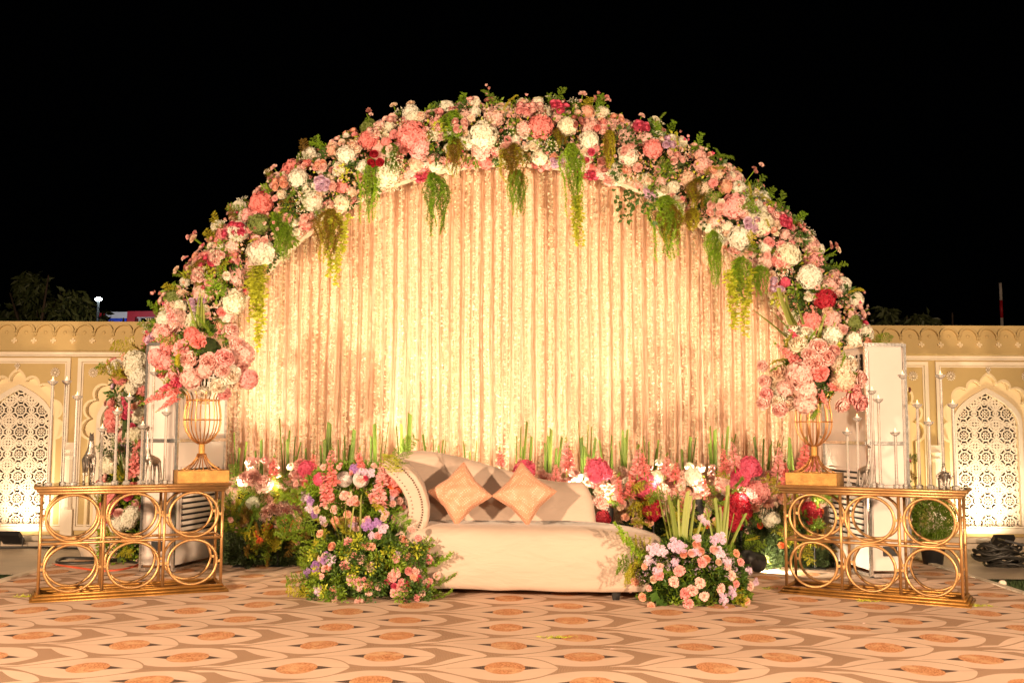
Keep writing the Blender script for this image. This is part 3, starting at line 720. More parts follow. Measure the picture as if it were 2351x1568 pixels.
# rose clusters
nr = 0
def rc(px, py, c, n, s=.046):
    global nr
    th, f = f_of(px, py); pos, nn = surf(th, max(-1.05, min(1.1, f)), .12); cluster(arch, pos, nn, c, n, s); nr += n
for a in [(770, 325, 'blush', 3), (865, 320, 'blush', 4), (590, 432, 'blush', 3), (640, 440, 'blush', 1), (1125, 225, 'dusty', 4), (1275, 258, 'hot', 4), (1290, 268, 'hot', 2), (1230, 268, 'blush', 4), (1160, 340, 'blush', 4), (1360, 385, 'hot', 5), (1350, 355, 'hot', 2),
          (1520, 290, 'dusty', 3), (1470, 305, 'hot', 4), (1600, 340, 'blush', 4), (1680, 385, 'blush', 4), (1810, 480, 'blush', 3), (1840, 520, 'coral', 4), (1790, 520, 'hot', 5), (1850, 550, 'blush', 4), (1925, 625, 'blush', 3), (745, 430, 'lilac', 5), (1280, 360, 'lilac', 4),
          (1500, 430, 'lilac', 4), (1525, 345, 'lilac', 3), (975, 420, 'hot', 5), (560, 540, 'hot', 4), (540, 540, 'hot', 2), (450, 570, 'blush', 4), (1965, 720, 'blush', 4), (435, 610, 'dusty', 3), (700, 500, 'blush', 4), (1440, 355, 'blush', 4), (1640, 480, 'blush', 4), (1330, 420, 'dusty', 5),
          (510, 600, 'blush', 5), (600, 560, 'blush', 4), (1720, 520, 'lilac', 4), (1400, 420, 'blush', 5), (470, 640, 'blush', 4), (1745, 610, 'blush', 4), (1060, 300, 'blush', 4), (900, 290, 'blush', 3)]: rc(*a)
tries = 0
while nr < 288 and tries < 4000:
    tries += 1; th = R.uniform(TH0, TH1); f = R.uniform(-1.02, 1.05); n = R.choice((2, 3, 3, 4)); pos, nn = surf(th, f, R.uniform(.09, .15)); cluster(arch, pos, nn, pick(RO), n, R.uniform(.04, .05)); nr += n
for i in range(290):
    th = R.uniform(TH0, TH1); f = R.uniform(-1.05, 1.05); pos, nn = surf(th, f, R.uniform(.04, .1)); put(arch, 'peony', pick([('blush', 5), ('white', 3), ('pink', 3), ('peach', 2), ('cream', 3), ('coral', 1)]), pos, nn + rvec() * .4, R.uniform(.040, .058))
for i in range(225):
    th = R.uniform(TH0, TH1); f = R.uniform(-1.1, 1.0); pos, nn = surf(th, f, R.uniform(.02, .1)); put(arch, 'carnation', pick([('blush', 5), ('white', 4), ('pink', 2), ('cream', 4), ('dusty', 1)]), pos, nn + rvec() * .5, R.uniform(.036, .052))
for i in range(200):
    th = R.uniform(TH0, TH1); f = R.uniform(-1, 1.1); pos, nn = surf(th, f, R.uniform(-.02, .06)); put(arch, 'sprig', pick([('leaf', 5), ('fern', 4), ('lime', 1)]), pos, nn + rvec() * .5, R.uniform(.10, .15))
for i in range(130):
    th = R.uniform(TH0, TH1); f = R.uniform(-.8, 1.1) if i % 2 else R.uniform(.6, 1.1); pos, nn = surf(th, f, .02); er = Vector((math.cos(th), 0, math.sin(th)))
    put(arch, 'fern', pick([('fern', 5), ('yfern', 4), ('gfern', 2), ('rust', 1)]), pos, nn + er * .5 + rvec() * .7, R.uniform(.16, .27))
for i in range(70):
    th = R.uniform(TH0, TH1); f = R.uniform(-1, 1.15); pos, nn = surf(th, f, .1); put(arch, 'filler', 'white', pos, nn + rvec() * .4, .09)
for i in range(34):
    th = R.uniform(TH0, TH1); pos, nn = surf(th, R.uniform(.75, 1.0), R.uniform(.16, .30)); er = Vector((math.cos(th), 0, math.sin(th))); k = R.randrange(4)
    if k < 2: put(arch, 'carnation', R.choice(('white', 'cream', 'blush')), pos, er + Vector((0, -.6, 0)), R.uniform(.04, .055))
    else:
        for q_ in range(3): put(arch, 'bud' if k == 3 else 'carnation', R.choice(('blush', 'pink', 'dusty')), pos + rvec() * .05, er + rvec() * .5, R.uniform(.026, .036))
    mb = MB(); lo = pos - Vector(arch.location); mb.tube([tuple(lo), tuple(lo - er * .3 + Vector((0, .05, 0)))], .005, 4); ob('stem', mb, GC['fern'], arch)
for i in range(280):
    th = R.uniform(TH0, TH1); f = R.uniform(-1.1, 1.12); pos, nn = surf(th, f, R.uniform(.08, .16)); put(arch, 'bud', pick([('blush', 6), ('pink', 2), ('dusty', 3), ('peach', 2), ('hot', 1), ('cream', 2)]), pos, nn + rvec() * .6, R.uniform(.024, .034))
# single petals, florets and small leaves that fill every gap between the blooms
mb = MB(); b0 = Vector(arch.location)
for i in range(15000):
    th = R.uniform(TH0 - .05, TH1 + .05); f = R.uniform(-1.02, 1.02); pos, nn = surf(th, f, R.uniform(-.05, .05)); mb.mi = R.choices(range(6), (4, 3, 3, 3, 3, 1))[0]; leafquad(mb, pos - b0, (nn + rvec() * .9).normalized(), rvec(), R.uniform(.03, .055), R.uniform(.009, .016) if mb.mi in (2, 3) else .017)
mb.mi = 0; tag(ob('small_blossoms', mb, [PC['blush'], PC['cream'], GC['fern'], GC['lime'], PC['peach'], PC['dusty']], arch), kind='stuff')
# hanging fronds and vines:  px, top y, bottom y, kind, colour, width
for px, y0, y1, kind, c, wd in [(760, 480, 605, 'hangfern', 'yfern', 1.3), (775, 490, 655, 'hangvine', 'lime', 1.1), (850, 365, 515, 'hangfern', 'gfern', 1), (992, 398, 545, 'hangfern', 'fern', 1.25), (1040, 255, 345, 'hangfern', 'gfern', 1.1), (1048, 320, 410, 'hangfern', 'rust', .9),
                                (1175, 330, 430, 'hangfern', 'rust', 1.3), (1188, 390, 500, 'hangfern', 'fern', .9), (1312, 330, 500, 'hangfern', 'gfern', 1.1), (1322, 450, 568, 'hangvine', 'lime', .8), (1528, 450, 600, 'hangfern', 'gfern', 1.5), (1540, 470, 560, 'hangfern', 'yfern', 1.2),
                                (1637, 530, 610, 'hangfern', 'fern', .8), (1642, 570, 660, 'hangfern', 'fern', .6), (1700, 590, 700, 'hangfern', 'gfern', 1), (1692, 620, 768, 'hangvine', 'lime', 1.3), (590, 610, 690, 'hangvine', 'lime', 1.3), (585, 640, 805, 'hangvine', 'lime', 1.1),
                                (648, 480, 570, 'hangfern', 'gfern', 1), (655, 520, 600, 'hangfern', 'fern', .7), (1745, 610, 680, 'hangfern', 'gfern', .8), (900, 330, 400, 'hangfern', 'fern', .8), (1400, 300, 390, 'hangfern', 'yfern', .8), (470, 590, 680, 'hangfern', 'yfern', 1), (1600, 410, 490, 'hangfern', 'yfern', .9), (1290, 290, 340, 'hangfern', 'yfern', .7), (1590, 480, 530, 'hangfern', 'yfern', 1)]:
    Y = YA - .28; top = P(px, y0, Y); L_ = top.z - ZW(y1, Y)
    me = fm(kind, c); o = link(NM[kind], me, arch, M=Matrix.Translation(top - Vector(arch.location)) @ Matrix.Rotation(R.uniform(-.06, .06), 4, 'Y') @ Matrix.Diagonal((wd * .9, wd * .9, L_, 1)))
# dark leafy branch drooping at the right
for k in range(7):
    top = P(1425 + k * 12, 440 + R.uniform(-6, 10), YA - .3); L_ = R.uniform(.15, .34) * (1.2 if k < 2 else 1)
    mb = hangvine(L_, 2, .022, .06, .03, .05); ob('leafy_branch', mb, GC['leaf'], arch, loc=top - Vector(arch.location))

# ---------------------------------------------------------------- curtain
YC = 10.22
def arc_top(x):
    r = 3.38; d = abs(x - AC.x)
    return AC.z + math.sqrt(max(0, r * r - d * d)) if d < r else AC.z
ct = thing('curtain', 'tall pleated peach satin curtain filling the flower arch', 'curtain', (AC.x, YC, 0))
rows = []; NC = 760; NR = 36
rp = [R.uniform(0, 6.28) for _ in range(8)]
for j in range(NR + 1):
    row = []; t = j / NR
    for i in range(NC + 1):
        x = AC.x - 3.32 + 6.64 * i / NC; z = .02 + (arc_top(x) - .02) * t
        wob = .035 * noise.noise(Vector((x * 1.7, z * .5, 1)))
        u = x + wob + .018 * noise.noise(Vector((x * 5, z * 1.1, 9)))
        y = .013 * math.sin(u * 2 * PI / .115 + rp[0] + 1.3 * math.sin(u * 2.1)) + .009 * math.sin(u * 2 * PI / .052 + rp[1] + 2 * math.sin(u * 3.7)) + .018 * noise.noise(Vector((u * 2.4, z * .35, 4)))
        row.append((x - AC.x, y, z))
    rows.append(row)
mb = MB(); mb.grid(rows); ob('satin_cloth', mb, M_curtain, ct, True)
mb = MB(); mb.box((0, .12, 1.0), (6.4, .02, 2.0)); ob('backing_board', mb, M_dark, ct)
mb = MB(); mb.box((.0, -.035, .0), (.006, .004, 2.3), Matrix.Translation((-.04, 0, 3.0))); ob('seam_gap', mb, M_dark, ct)

# petal strings
def string_mesh(L_, rnd, wid=.026):
    mb = MB(); n = int(L_ / .0145); ph = rnd.uniform(0, 6)
    mb.tube([(0, 0, 0), (0, 0, -L_)], .006, 3, cap=False)
    for i in range(n):
        z = -i * .0145; cx = .006 * math.sin(ph + z * 3)
        for _ in range(3):
            a = rnd.uniform(0, 6.28); d = Vector((math.cos(a), math.sin(a), rnd.uniform(-.5, .5))).normalized(); e = d.cross(Vector((rnd.uniform(-1, 1), rnd.uniform(-1, 1), rnd.uniform(.2, 1)))).normalized() * rnd.uniform(.008, .013)
            p = Vector((cx, 0, z)); q = p + d * wid * rnd.uniform(.7, 1.15)
            mb.add([p, q - e, q + d * .006, q + e], [(0, 1, 2, 3)])
    return mb.mesh('petal_string', M_string)
M_string = petal_mat('string_petal', (.88, .80, .64), (.80, .68, .48), .3)
xs = []; x = AC.x - 2.86
while x < AC.x + 2.9:
    xs.append(x); x += R.choice((.10, .115, .125, .115, .13, .085))
for x in xs:
    top = arc_top(x) - .03; lean = -.02 * (x - AC.x) / 3
    zb = .25
    me = string_mesh(top - zb, R)
    o = link('petal_string', me, loc=(x, YC - .09 - R.uniform(0, .03), top)); o.rotation_euler = (R.uniform(-.004, .004), .012 * (x - AC.x) / 3 + R.uniform(-.006, .006), 0)
    tag(o, 'long string of ruffled cream petals hanging in front of the peach curtain', 'petal string', 'cream petal strings hanging down the curtain')

# ---------------------------------------------------------------- uplights for the curtain hidden in the flower bed
GLOW = []
LIST = [(560, 1118), (640, 1125), (770, 1150), (890, 1150), (1000, 1200), (1180, 1200), (1330, 1160), (1395, 1155), (1500, 1118), (1605, 1135), (1700, 1150), (1870, 1165)]  # the third lamp is added to lift a dark patch of curtain
for i, (px, py) in enumerate(LIST):
    Yl = 9.48; p = P(px, py, Yl); p.z = max(.3, p.z)
    nm = ['far left end of the bed', 'left bed of pink roses', 'gladioli, added to lift a dark patch', 'reeds left of the sofa', 'high end of the sofa back', 'middle of the sofa back', 'low end of the sofa back', 'bed right of the sofa', 'hot pink hydrangea right of the sofa', 'bright white blooms right of the sofa', 'big red hydrangea', 'right gold console table'][i]
    t = thing('spotlight', 'black can spotlight aiming up the curtain by the ' + nm, 'spotlight', (p.x, p.y, 0))
    mb = MB(); mb.lathe([(.03, -.10), (.05, -.08), (.055, .04), (.06, .05), (.05, .052)], 12); T = Matrix.Translation((0, 0, p.z - .1)) @ Matrix.Rotation(math.radians(-14), 4, 'X')
    me = mb.mesh('can_housing', M_black, True); link('can_housing', me, t, M=T)
    mb = MB(); mb.lathe([(.032, .053), (.032, .055)], 12); link('lens', mb.mesh('lens', M_lens), t, M=T)
    mb = MB(); mb.tube([(0, .02, 0), (0, .02, p.z - .14)], .01, 5); mb.box((0, .02, .01), (.16, .16, .02)); ob('stand', mb, M_black, t)
    lamp('curtain_uplight', 'SPOT', (p.x, p.y, p.z + .03), (p.x + R.uniform(-.15, .15), YC + .12, p.z + 2.5), (150 if px < 700 else 215) * R.uniform(.85, 1.15), (1, .78, .49), .06, 86, 1.0)
    lamp('lamp_spill', 'POINT', (p.x, p.y - .16, p.z + .05), None, 5.5 if px < 1000 else 2.6, (1, .8, .5), .05)
    for k in range(9):
        bb = Vector((p.x + R.uniform(-.2, .2), 9.54 + R.uniform(0, .12), p.z + R.uniform(.0, .26))); GLOW.append((px, bb))

# ---------------------------------------------------------------- flower beds behind the sofa
def mound(t, x0, x1, y0, y1, h, n, mat='leaf', ll=.05, name='greenery', lf=.55):
    """mass of leaves and fern needles on a low rounded heap (world coordinates)"""
    b = Vector(t.location); mb = MB(); cx, cy = (x0 + x1) / 2, (y0 + y1) / 2; ax, ay = (x1 - x0) / 2, (y1 - y0) / 2
    for i in range(n):
        d = rvec(); d.z = abs(d.z); k = R.uniform(.55, 1.05) ** .5
        p = Vector((cx + ax * abs(d.x) ** .8 * (1 if d.x > 0 else -1) * k, cy + ay * d.y * k, h * d.z ** .8 * k)) - b
        e = (Vector((d.x, d.y, d.z)) + rvec() * .9).normalized(); mb.mi = 0 if R.random() < lf else 1
        if mb.mi: needle(mb, p, e, ll * 1.5, .0045)
        else: leafquad(mb, p, e, rvec(), ll * R.uniform(.6, 1.2), ll * .28)
    mb.mi = 0
    return tag(ob(name, mb, [GC[mat], GC['fern' if lf > .3 else 'deep']], t), kind='stuff')
def core(t, x0, x1, y0, y1, h):
    b = Vector(t.location); mb = MB(); mb.ball(((x0 + x1) / 2 - b.x, (y0 + y1) / 2 - b.y, h * .1), 1, 20, 10, ((x1 - x0) / 2 * .8, (y1 - y0) / 2 * .75, h * .72)); ob('moss_core', mb, M_foam, t, True)
def bed(label, px0, px1, Y, h):
    x0, x1 = XW(px0, Y), XW(px1, Y)
    t = thing('flower_bed', label, 'flower bed', ((x0 + x1) / 2, Y, 0)); 
    mb = MB(); mb.box((0, 0, .16), ((x1 - x0) * .94, .3, .3)); ob('planter', mb, M_foam, t); mound(t, x0, x1, Y - .28, Y + .2, h, int((x1 - x0) * 9000), 'deep', .045, 'greenery', .2); return t
def reeds(t, px, base_py, tips, Y, kind='cutblade', colr='blade'):
    for (tx, ty) in tips:
        bp = P(px + R.uniform(-9, 9) + (tx - px) * .3, base_py, Y + R.uniform(-.05, .05)); tp = P(tx, ty, Y); d = tp - bp
        put(t, kind, colr, bp, d, d.length, R.uniform(-.4, .4), R.uniform(.8, 1.15))
YB = 9.74
bl = bed('low bed of pink roses and reeds left of the sofa', 515, 800, YB, .55)
bm = bed('low flower bed behind the cream sofa', 830, 1400, YB + .1, .62)
br = bed('wide bed of pink and crimson flowers right of the sofa', 1375, 1900, YB, .55)
def bedof(px): return bl if px < 790 else (bm if px < 1385 else br)
for px, tips in [(545, [(538, 990), (552, 1005), (530, 1030), (565, 1020)]), (590, [(585, 1010), (600, 1020), (572, 1040)]), (655, [(640, 955), (652, 990), (664, 1000), (678, 968), (690, 1000), (660, 1020)]), (715, [(708, 1010), (722, 1030)]), (752, [(755, 950), (745, 990), (762, 975), (735, 1010)]),
                 (790, [(778, 990), (790, 985), (802, 990), (812, 992), (796, 1010)]), (868, [(861, 928), (855, 960), (848, 990), (893, 968), (880, 1000), (870, 980)]), (925, [(908, 968), (918, 975), (926, 990), (940, 960), (935, 1000)]), (998, [(970, 990), (992, 985), (1010, 995), (1025, 990), (1018, 1005)]),
                 (1075, [(1060, 985), (1068, 1000), (1082, 1010), (1098, 990)]), (1200, [(1185, 1000), (1197, 975), (1210, 968), (1222, 975), (1204, 990)]), (1262, [(1250, 985), (1258, 972), (1265, 1000), (1290, 1000), (1278, 1010)]), (1345, [(1328, 980), (1342, 990), (1352, 975), (1366, 960), (1336, 1000), (1358, 1000)]),
                 (1400, [(1380, 990), (1403, 985), (1412, 1000)]), (1432, [(1426, 982), (1434, 982), (1442, 984), (1420, 1000)]), (1490, [(1478, 985), (1505, 1000), (1512, 1005), (1497, 1000), (1520, 1020)]), (1570, [(1560, 1010), (1585, 995), (1600, 1000)]), (1640, [(1625, 990), (1633, 988), (1642, 985), (1660, 990), (1675, 985), (1690, 995)]),
                 (1755, [(1740, 985), (1750, 1000), (1765, 990), (1776, 988), (1790, 1000), (1800, 1010)]), (1815, [(1808, 985), (1822, 980)])]:
    reeds(bedof(px), px, 1150, tips, YB + .12)
# carpet-clad board at the back of the beds is hidden; blooms
BF = [('peony', 'blush', 6), ('carnation', 'cream', 10), ('carnation', 'blush', 12), ('rose', 'blush', 4), ('rose', 'peach', 4), ('carnation', 'peach', 4), ('peony', 'white', 2), ('rose', 'orange', 1)]
def bedbloom(px, py, kind, c, s, Y=None):
    Y = Y or (YB - .28 + .25 * max(0, (1160 - py) / 100)); put(bedof(px), kind, c, P(px, py, Y), (R.uniform(-.3, .3), -1, R.uniform(.1, .8)), s)
for i in range(560):
    px = R.choice((R.uniform(525, 790), R.uniform(1090, 1890), R.uniform(1380, 1890))); lo = 1090 if px < 900 else 1075
    if 930 < px < 1370: py = R.uniform(1082, 1110)
    else: py = R.triangular(lo - 5, 1215, 1125)
    k = pick([((a, b2), w_) for a, b2, w_ in BF]); bedbloom(px, py, k[0], k[1], R.uniform(.036, .052) * (1.25 if k[0] == 'peony' else 1))
for px, py, c, s in [(705, 1078, 'hot', .11), (1205, 1080, 'hot', .13), (1370, 1078, 'hot', .13), (1392, 1085, 'hot', .08), (1490, 1115, 'hot', .14), (1720, 1072, 'hot', .12), (1700, 1095, 'hot', .11), (1735, 1078, 'hot', .08), (1690, 1165, 'red', .17), (1688, 1195, 'red', .12), (1495, 1165, 'red', .13), (1385, 1190, 'red', .10), (1862, 1175, 'red', .12),
                     (1770, 1190, 'white', .11), (580, 1155, 'white', .08), (1590, 1095, 'white', .1), (1510, 1095, 'white', .09), (1660, 1110, 'blush', .11), (1740, 1130, 'pink', .13), (1520, 1130, 'blush', .1)]:
    bedbloom(px, py, 'hydrangea', c, s * .78, YB - .33)
    if c in ('hot', 'red') and s > .1: bedbloom(px + R.uniform(-14, 14), py + R.uniform(8, 16), 'hydrangea', c, s * .55, YB - .36)
for px, py, s in [(580, 1095, .1), (605, 1110, .11), (560, 1100, .09), (632, 1165, .09), (655, 1175, .09), (610, 1180, .09), (680, 1175, .08), (640, 1195, .09), (700, 1165, .08), (650, 1110, .08)]: bedbloom(px, py, 'peony', 'blush', s * .85, YB - .38)
for px, y0, y1, c in [(630, 1105, 1035, 'coral'), (762, 1120, 1015, 'pink'), (822, 1095, 1030, 'coral'), (1150, 1075, 1018, 'coral'), (1190, 1090, 1050, 'pink'), (1300, 1095, 1010, 'pink'), (1308, 1080, 1015, 'coral'), (1275, 1110, 1055, 'pink'), (1460, 1100, 1020, 'pink'), (1478, 1100, 1030, 'coral'), (1415, 1160, 1090, 'coral'), (1442, 1150, 1080, 'coral'),
                      (1662, 1095, 1025, 'coral'), (1685, 1085, 1015, 'pink'), (1650, 1130, 1060, 'coral'), (1838, 1090, 1005, 'coral'), (690, 1110, 1050, 'pink'), (720, 1100, 1040, 'coral'), (1350, 1100, 1040, 'pink'), (1525, 1100, 1035, 'pink'), (1545, 1110, 1045, 'coral'), (1780, 1100, 1030, 'pink'), (1800, 1110, 1050, 'coral'), (1600, 1130, 1085, 'pink'), (1620, 1145, 1095, 'coral'), (1560, 1120, 1070, 'blush'), (1870, 1085, 1040, 'pink')]:
    a, b2 = P(px, y0, YB - .3), P(px + R.uniform(-8, 8), y1, YB - .22); put(bedof(px), 'glad', c, a + Vector((0, -.08, 0)), b2 - a, (b2 - a).length * 1.15, None, 1.25)
for i in range(110):
    px = R.choice((R.uniform(520, 700), R.uniform(1540, 1890))); p = P(px, R.uniform(1165, 1265), YB - .30); put(bedof(px), 'fern', pick([('deep', 4), ('fern', 3), ('rust', 3), ('yfern', 2)]), p, (R.uniform(-.8, .8), -.8, R.uniform(-.9, .3)), R.uniform(.18, .3))
for i in range(26):
    px = R.choice((R.uniform(530, 690), R.uniform(1560, 1880))); put(bedof(px), R.choice(('rose', 'carnation', 'bud')), R.choice(('peach', 'blush', 'orange')), P(px, R.uniform(1190, 1255), YB - .42), (R.uniform(-.3, .3), -1, .2), R.uniform(.03, .04))
for i in range(70):
    px = R.choice((R.uniform(530, 780), R.uniform(1380, 1880))); p = P(px, R.uniform(1120, 1230), YB - .25); put(bedof(px), 'fern', pick([('fern', 5), ('yfern', 3)]), p, (R.uniform(-.7, .7), -1, R.uniform(-.2, 1)), R.uniform(.2, .32))
for px, bb in GLOW: put(bedof(px), R.choice(('carnation', 'carnation', 'peony')), R.choice(('blush', 'cream', 'white', 'pink')), bb, (R.uniform(-.4, .4), -.8, .5), R.uniform(.04, .055))
# par can on the floor lighting the foot of the bed
q = FL(1722, 1318); t = thing('spotlight', 'black par can spotlight lying on the carpet shining at the foot of the right bed', 'spotlight', (q.x, q.y, 0))
T = Matrix.Translation((0.02, 0, .13)) @ Vector((.75, .55, -.35)).to_track_quat('Z', 'Y').to_matrix().to_4x4()
mb = MB(); mb.lathe([(.03, -.12), (.06, -.11), (.075, -.05), (.082, .08), (.09, .10), (.075, .10), (.07, .03)], 18); link('can_housing', mb.mesh('can_housing', M_black, True), t, M=T)
mb = MB(); mb.lathe([(.07, .035), (.07, .037)], 18); link('lens', mb.mesh('lens', M_lens), t, M=T)
mb = MB(); mb.tube([(-.02, -.09, .13), (-.02, -.09, .02), (0, 0, .012), (-.02, .09, .02), (-.02, .09, .13)], .01, 5); ob('yoke', mb, M_black, t)
mb = MB(); mb.tube([(-.1, 0, .15), (-.2, .02, .2), (-.24, .05, .1), (-.2, .1, .02), (-.35, .2, .02)], .008, 5); ob('power_cord', mb, M_black, t)
lamp('par_light', 'SPOT', (q.x + .1, q.y + .06, .1), (q.x + .75, q.y + .3, .02), 80, (1, .82, .55), .04, 120, .6)
xa, xb = XW(1640, 9.45), XW(1900, 9.45); pass

# ---------------------------------------------------------------- sofa
sofa = thing('sofa', 'cream velvet chaise sofa with sloping back and studded rolled arm', 'sofa', (.1, 8.0, 0))
SB = Vector(sofa.location)
def offset_outline(pts, d):
    n = len(pts); out = []
    for i in range(n):
        a, b2 = Vector(pts[i - 1]), Vector(pts[(i + 1) % n]); t = (b2 - a).normalized(); nrm = Vector((t.y, -t.x)); out.append(Vector(pts[i]) + nrm * d)
    return out
def plan():
    p = []
    for i in range(30): t = i / 29; p.append((-.82 + 1.62 * t, 7.83 - .20 * t - .02 * math.sin(PI * t)))   # front
    for i in range(1, 24): a = -PI / 2 + PI * .95 * i / 23; p.append((.84 + .37 * math.cos(a) ** .9 if math.cos(a) > 0 else .84, 8.03 + .40 * math.sin(a)))
    for i in range(16): t = i / 15; p.append((.75 - 1.55 * t, 8.44))
    for i in range(1, 8): t = i / 8; p.append((-.86, 8.42 - .56 * t))
    return p
pl = [(x - SB.x, y - SB.y) for x, y in plan()]
lev = [(.075, -.05), (.085, -.015), (.12, .0), (.22, .012), (.34, .016), (.44, .008), (.49, -.004), (.525, -.03), (.545, -.065), (.556, -.12), (.56, -.2)]
mb = MB(); n = len(pl); vs = []; fs = []
for k, (z, d) in enumerate(lev):
    for (i, v) in enumerate(offset_outline(pl, d)):
        xw = v.x + SB.x; dip = 0 if z < .4 else -.075 * max(0, (xw - .45) / .75) ** 1.5; rag = .006 * noise.noise(Vector((xw * 6, z * 9, v.y * 4)))
        vs.append((v.x, v.y + rag, z + dip + (.008 * noise.noise(Vector((xw * 4, 0, 0))) if z < .09 else 0)))
for k in range(len(lev) - 1):
    for i in range(n): fs.append((k * n + i, k * n + (i + 1) % n, (k + 1) * n + (i + 1) % n, (k + 1) * n + i))
fs.append(tuple((len(lev) - 1) * n + i for i in range(n))); fs.append(tuple(range(n))[::-1]); mb.add(vs, fs); ob('seat', mb, M_sofa, sofa, True)
YK = 8.25
sil = [(-1.01, 1.02), (-.96, 1.09), (-.885, 1.118), (-.75, 1.122), (-.63, 1.110), (-.415, 1.069), (-.27, 1.026), (.09, .925), (.2, .90), (.306, .880), (.40, .866), (.50, .866), (.57, .872), (.60, .862), (.63, .83), (.66, .77), (.68, .70), (.695, .60), (.70, .5)]
def silz(x):
    for (a, za), (b2, zb) in zip(sil, sil[1:]):
        if a <= x <= b2:
            t = (x - a) / (b2 - a); return za + (zb - za) * t
    return sil[0][1] if x < sil[0][0] else sil[-1][1]
rows = []
xsn = [-.98 + 1.56 * i / 40 for i in range(41)] + [.6, .62, .64, .66, .675, .685, .692, .697]
for x in xsn:
    zt = silz(x); taper = 1 if x < .5 else max(.05, math.sqrt(max(0, 1 - ((x - .5) / .2) ** 2))); row = []; R2 = .085 * taper; yb = YK + .02
    for i in range(7):  # front face up
        t = i / 6; z = .42 + (zt - R2 - .42) * t; row.append((x, yb - .03 * math.sin(PI * t * .9) * taper + .05 * t, z))
    for i in range(1, 9):
        a = PI - PI * 1.25 * i / 8; row.append((x, yb + .05 + R2 + (R2 * 1.0) * math.cos(a), zt - R2 + R2 * math.sin(a)))
    row.append((x, yb + .05 + 2 * R2 * .9, .1)); rows.append([(a - SB.x, b2 - SB.y, c) for a, b2, c in row])
mb = MB(); mb.grid(rows); ob('backrest', mb, M_sofa, sofa, True)
mb = MB(); pth = [(-.60 + .03 * math.sin(t * 3) + .17 * t, YK + .03 + .05 * (1 - t) - .022, 1.10 - .62 * t) for t in [i / 12 for i in range(13)]]; pth[0] = (-.62, YK + .09, 1.125)
mb.tube([(x - SB.x, y - SB.y, z) for x, y, z in pth], .0035, 4); ob('piping', mb, M_sofa, sofa, True)
# rolled arm at the left
YF = 7.86
rt = [P(a, b2, YF) for a, b2 in ((893, 1052), (915, 1056), (938, 1072), (957, 1092), (971, 1115), (980, 1140), (985, 1165), (984, 1190), (980, 1210))]
lt = [P(a, b2, YF) for a, b2 in ((876, 1066), (886, 1086), (905, 1103), (922, 1125), (934, 1150), (938, 1175), (933, 1197), (922, 1215), (905, 1230))]
secs = []
for y, ins in ((YF + .03, .03), (YF + .008, .012), (YF, .0), (YF, -.012), (YF + .02, -.02), (YF + .06, -.01), (YF + .25, .0), (YF + .5, .02)):
    pass
cen = [(a + b2) / 2 for a, b2 in zip(rt, lt)]
def armloop(y, k, sh=0): 
    L = []
    for p, c in list(zip(rt, cen)) + list(zip(lt, cen))[::-1]: q = c + (p - c) * k; L.append((q.x - SB.x + sh, y - SB.y, q.z))
    return L
mb = MB(); loops = [armloop(YF - .012, .25), armloop(YF - .01, .62), armloop(YF - .016, .8), armloop(YF - .012, .93), armloop(YF + .01, 1.0), armloop(YF + .05, 1.02), armloop(YF + .25, 1.0, -.01), armloop(YF + .5, .9, -.02)]
n = len(loops[0]); vs = [v for l in loops for v in l]; fs = []
for k in range(len(loops) - 1):
    for i in range(n): fs.append((k * n + i, (k + 1) * n + i, (k + 1) * n + (i + 1) % n, k * n + (i + 1) % n))
for i in range(n // 2 - 1): fs.append((i, i + 1, n - 2 - i, n - 1 - i))
mb.add(vs, fs); ob('rolled_arm', mb, M_sofa, sofa, True)
mb = MB(); mb.tube([(-.76 - SB.x, 7.9 - SB.y, .5), (-.82 - SB.x, 7.95 - SB.y, .3), (-.84 - SB.x, 8.0 - SB.y, .09)], [.10, .11, .10], 12); ob('arm_base', mb, M_sofa, sofa, True)
mb = MB()
def along(pts, n):
    d = [0]
    for a, b2 in zip(pts, pts[1:]): d.append(d[-1] + (b2 - a).length)
    for i in range(n):
        s = d[-1] * i / (n - 1); k = max(j for j in range(len(pts)) if d[j] <= s + 1e-9); k = min(k, len(pts) - 2); yield pts[k].lerp(pts[k + 1], (s - d[k]) / (d[k + 1] - d[k]))
for line, nn in (([c + (r_ - c) * .45 for r_, c in zip(rt, cen)], 34), ([c + (l - c) * .5 for l, c in zip(lt, cen)], 22)):
    for p in along(line, nn): mb.ball((p.x - SB.x, YF - .016 - SB.y, p.z), .0068 if nn == 34 else .0045, 6, 4)
ob('nail_studs', mb, M_nail, sofa, True)
for x, y in ((.80, 7.74), (-.68, 7.92), (.80, 8.36), (-.7, 8.38)):
    mb = MB(); mb.lathe([(.032, 0), (.05, .09)], 4, (0, 0, 0)); ob('foot', mb, M_black, sofa, M=Matrix.Translation((x - SB.x, y - SB.y, 0)) @ Matrix.Rotation(PI / 4, 4, 'Z'))
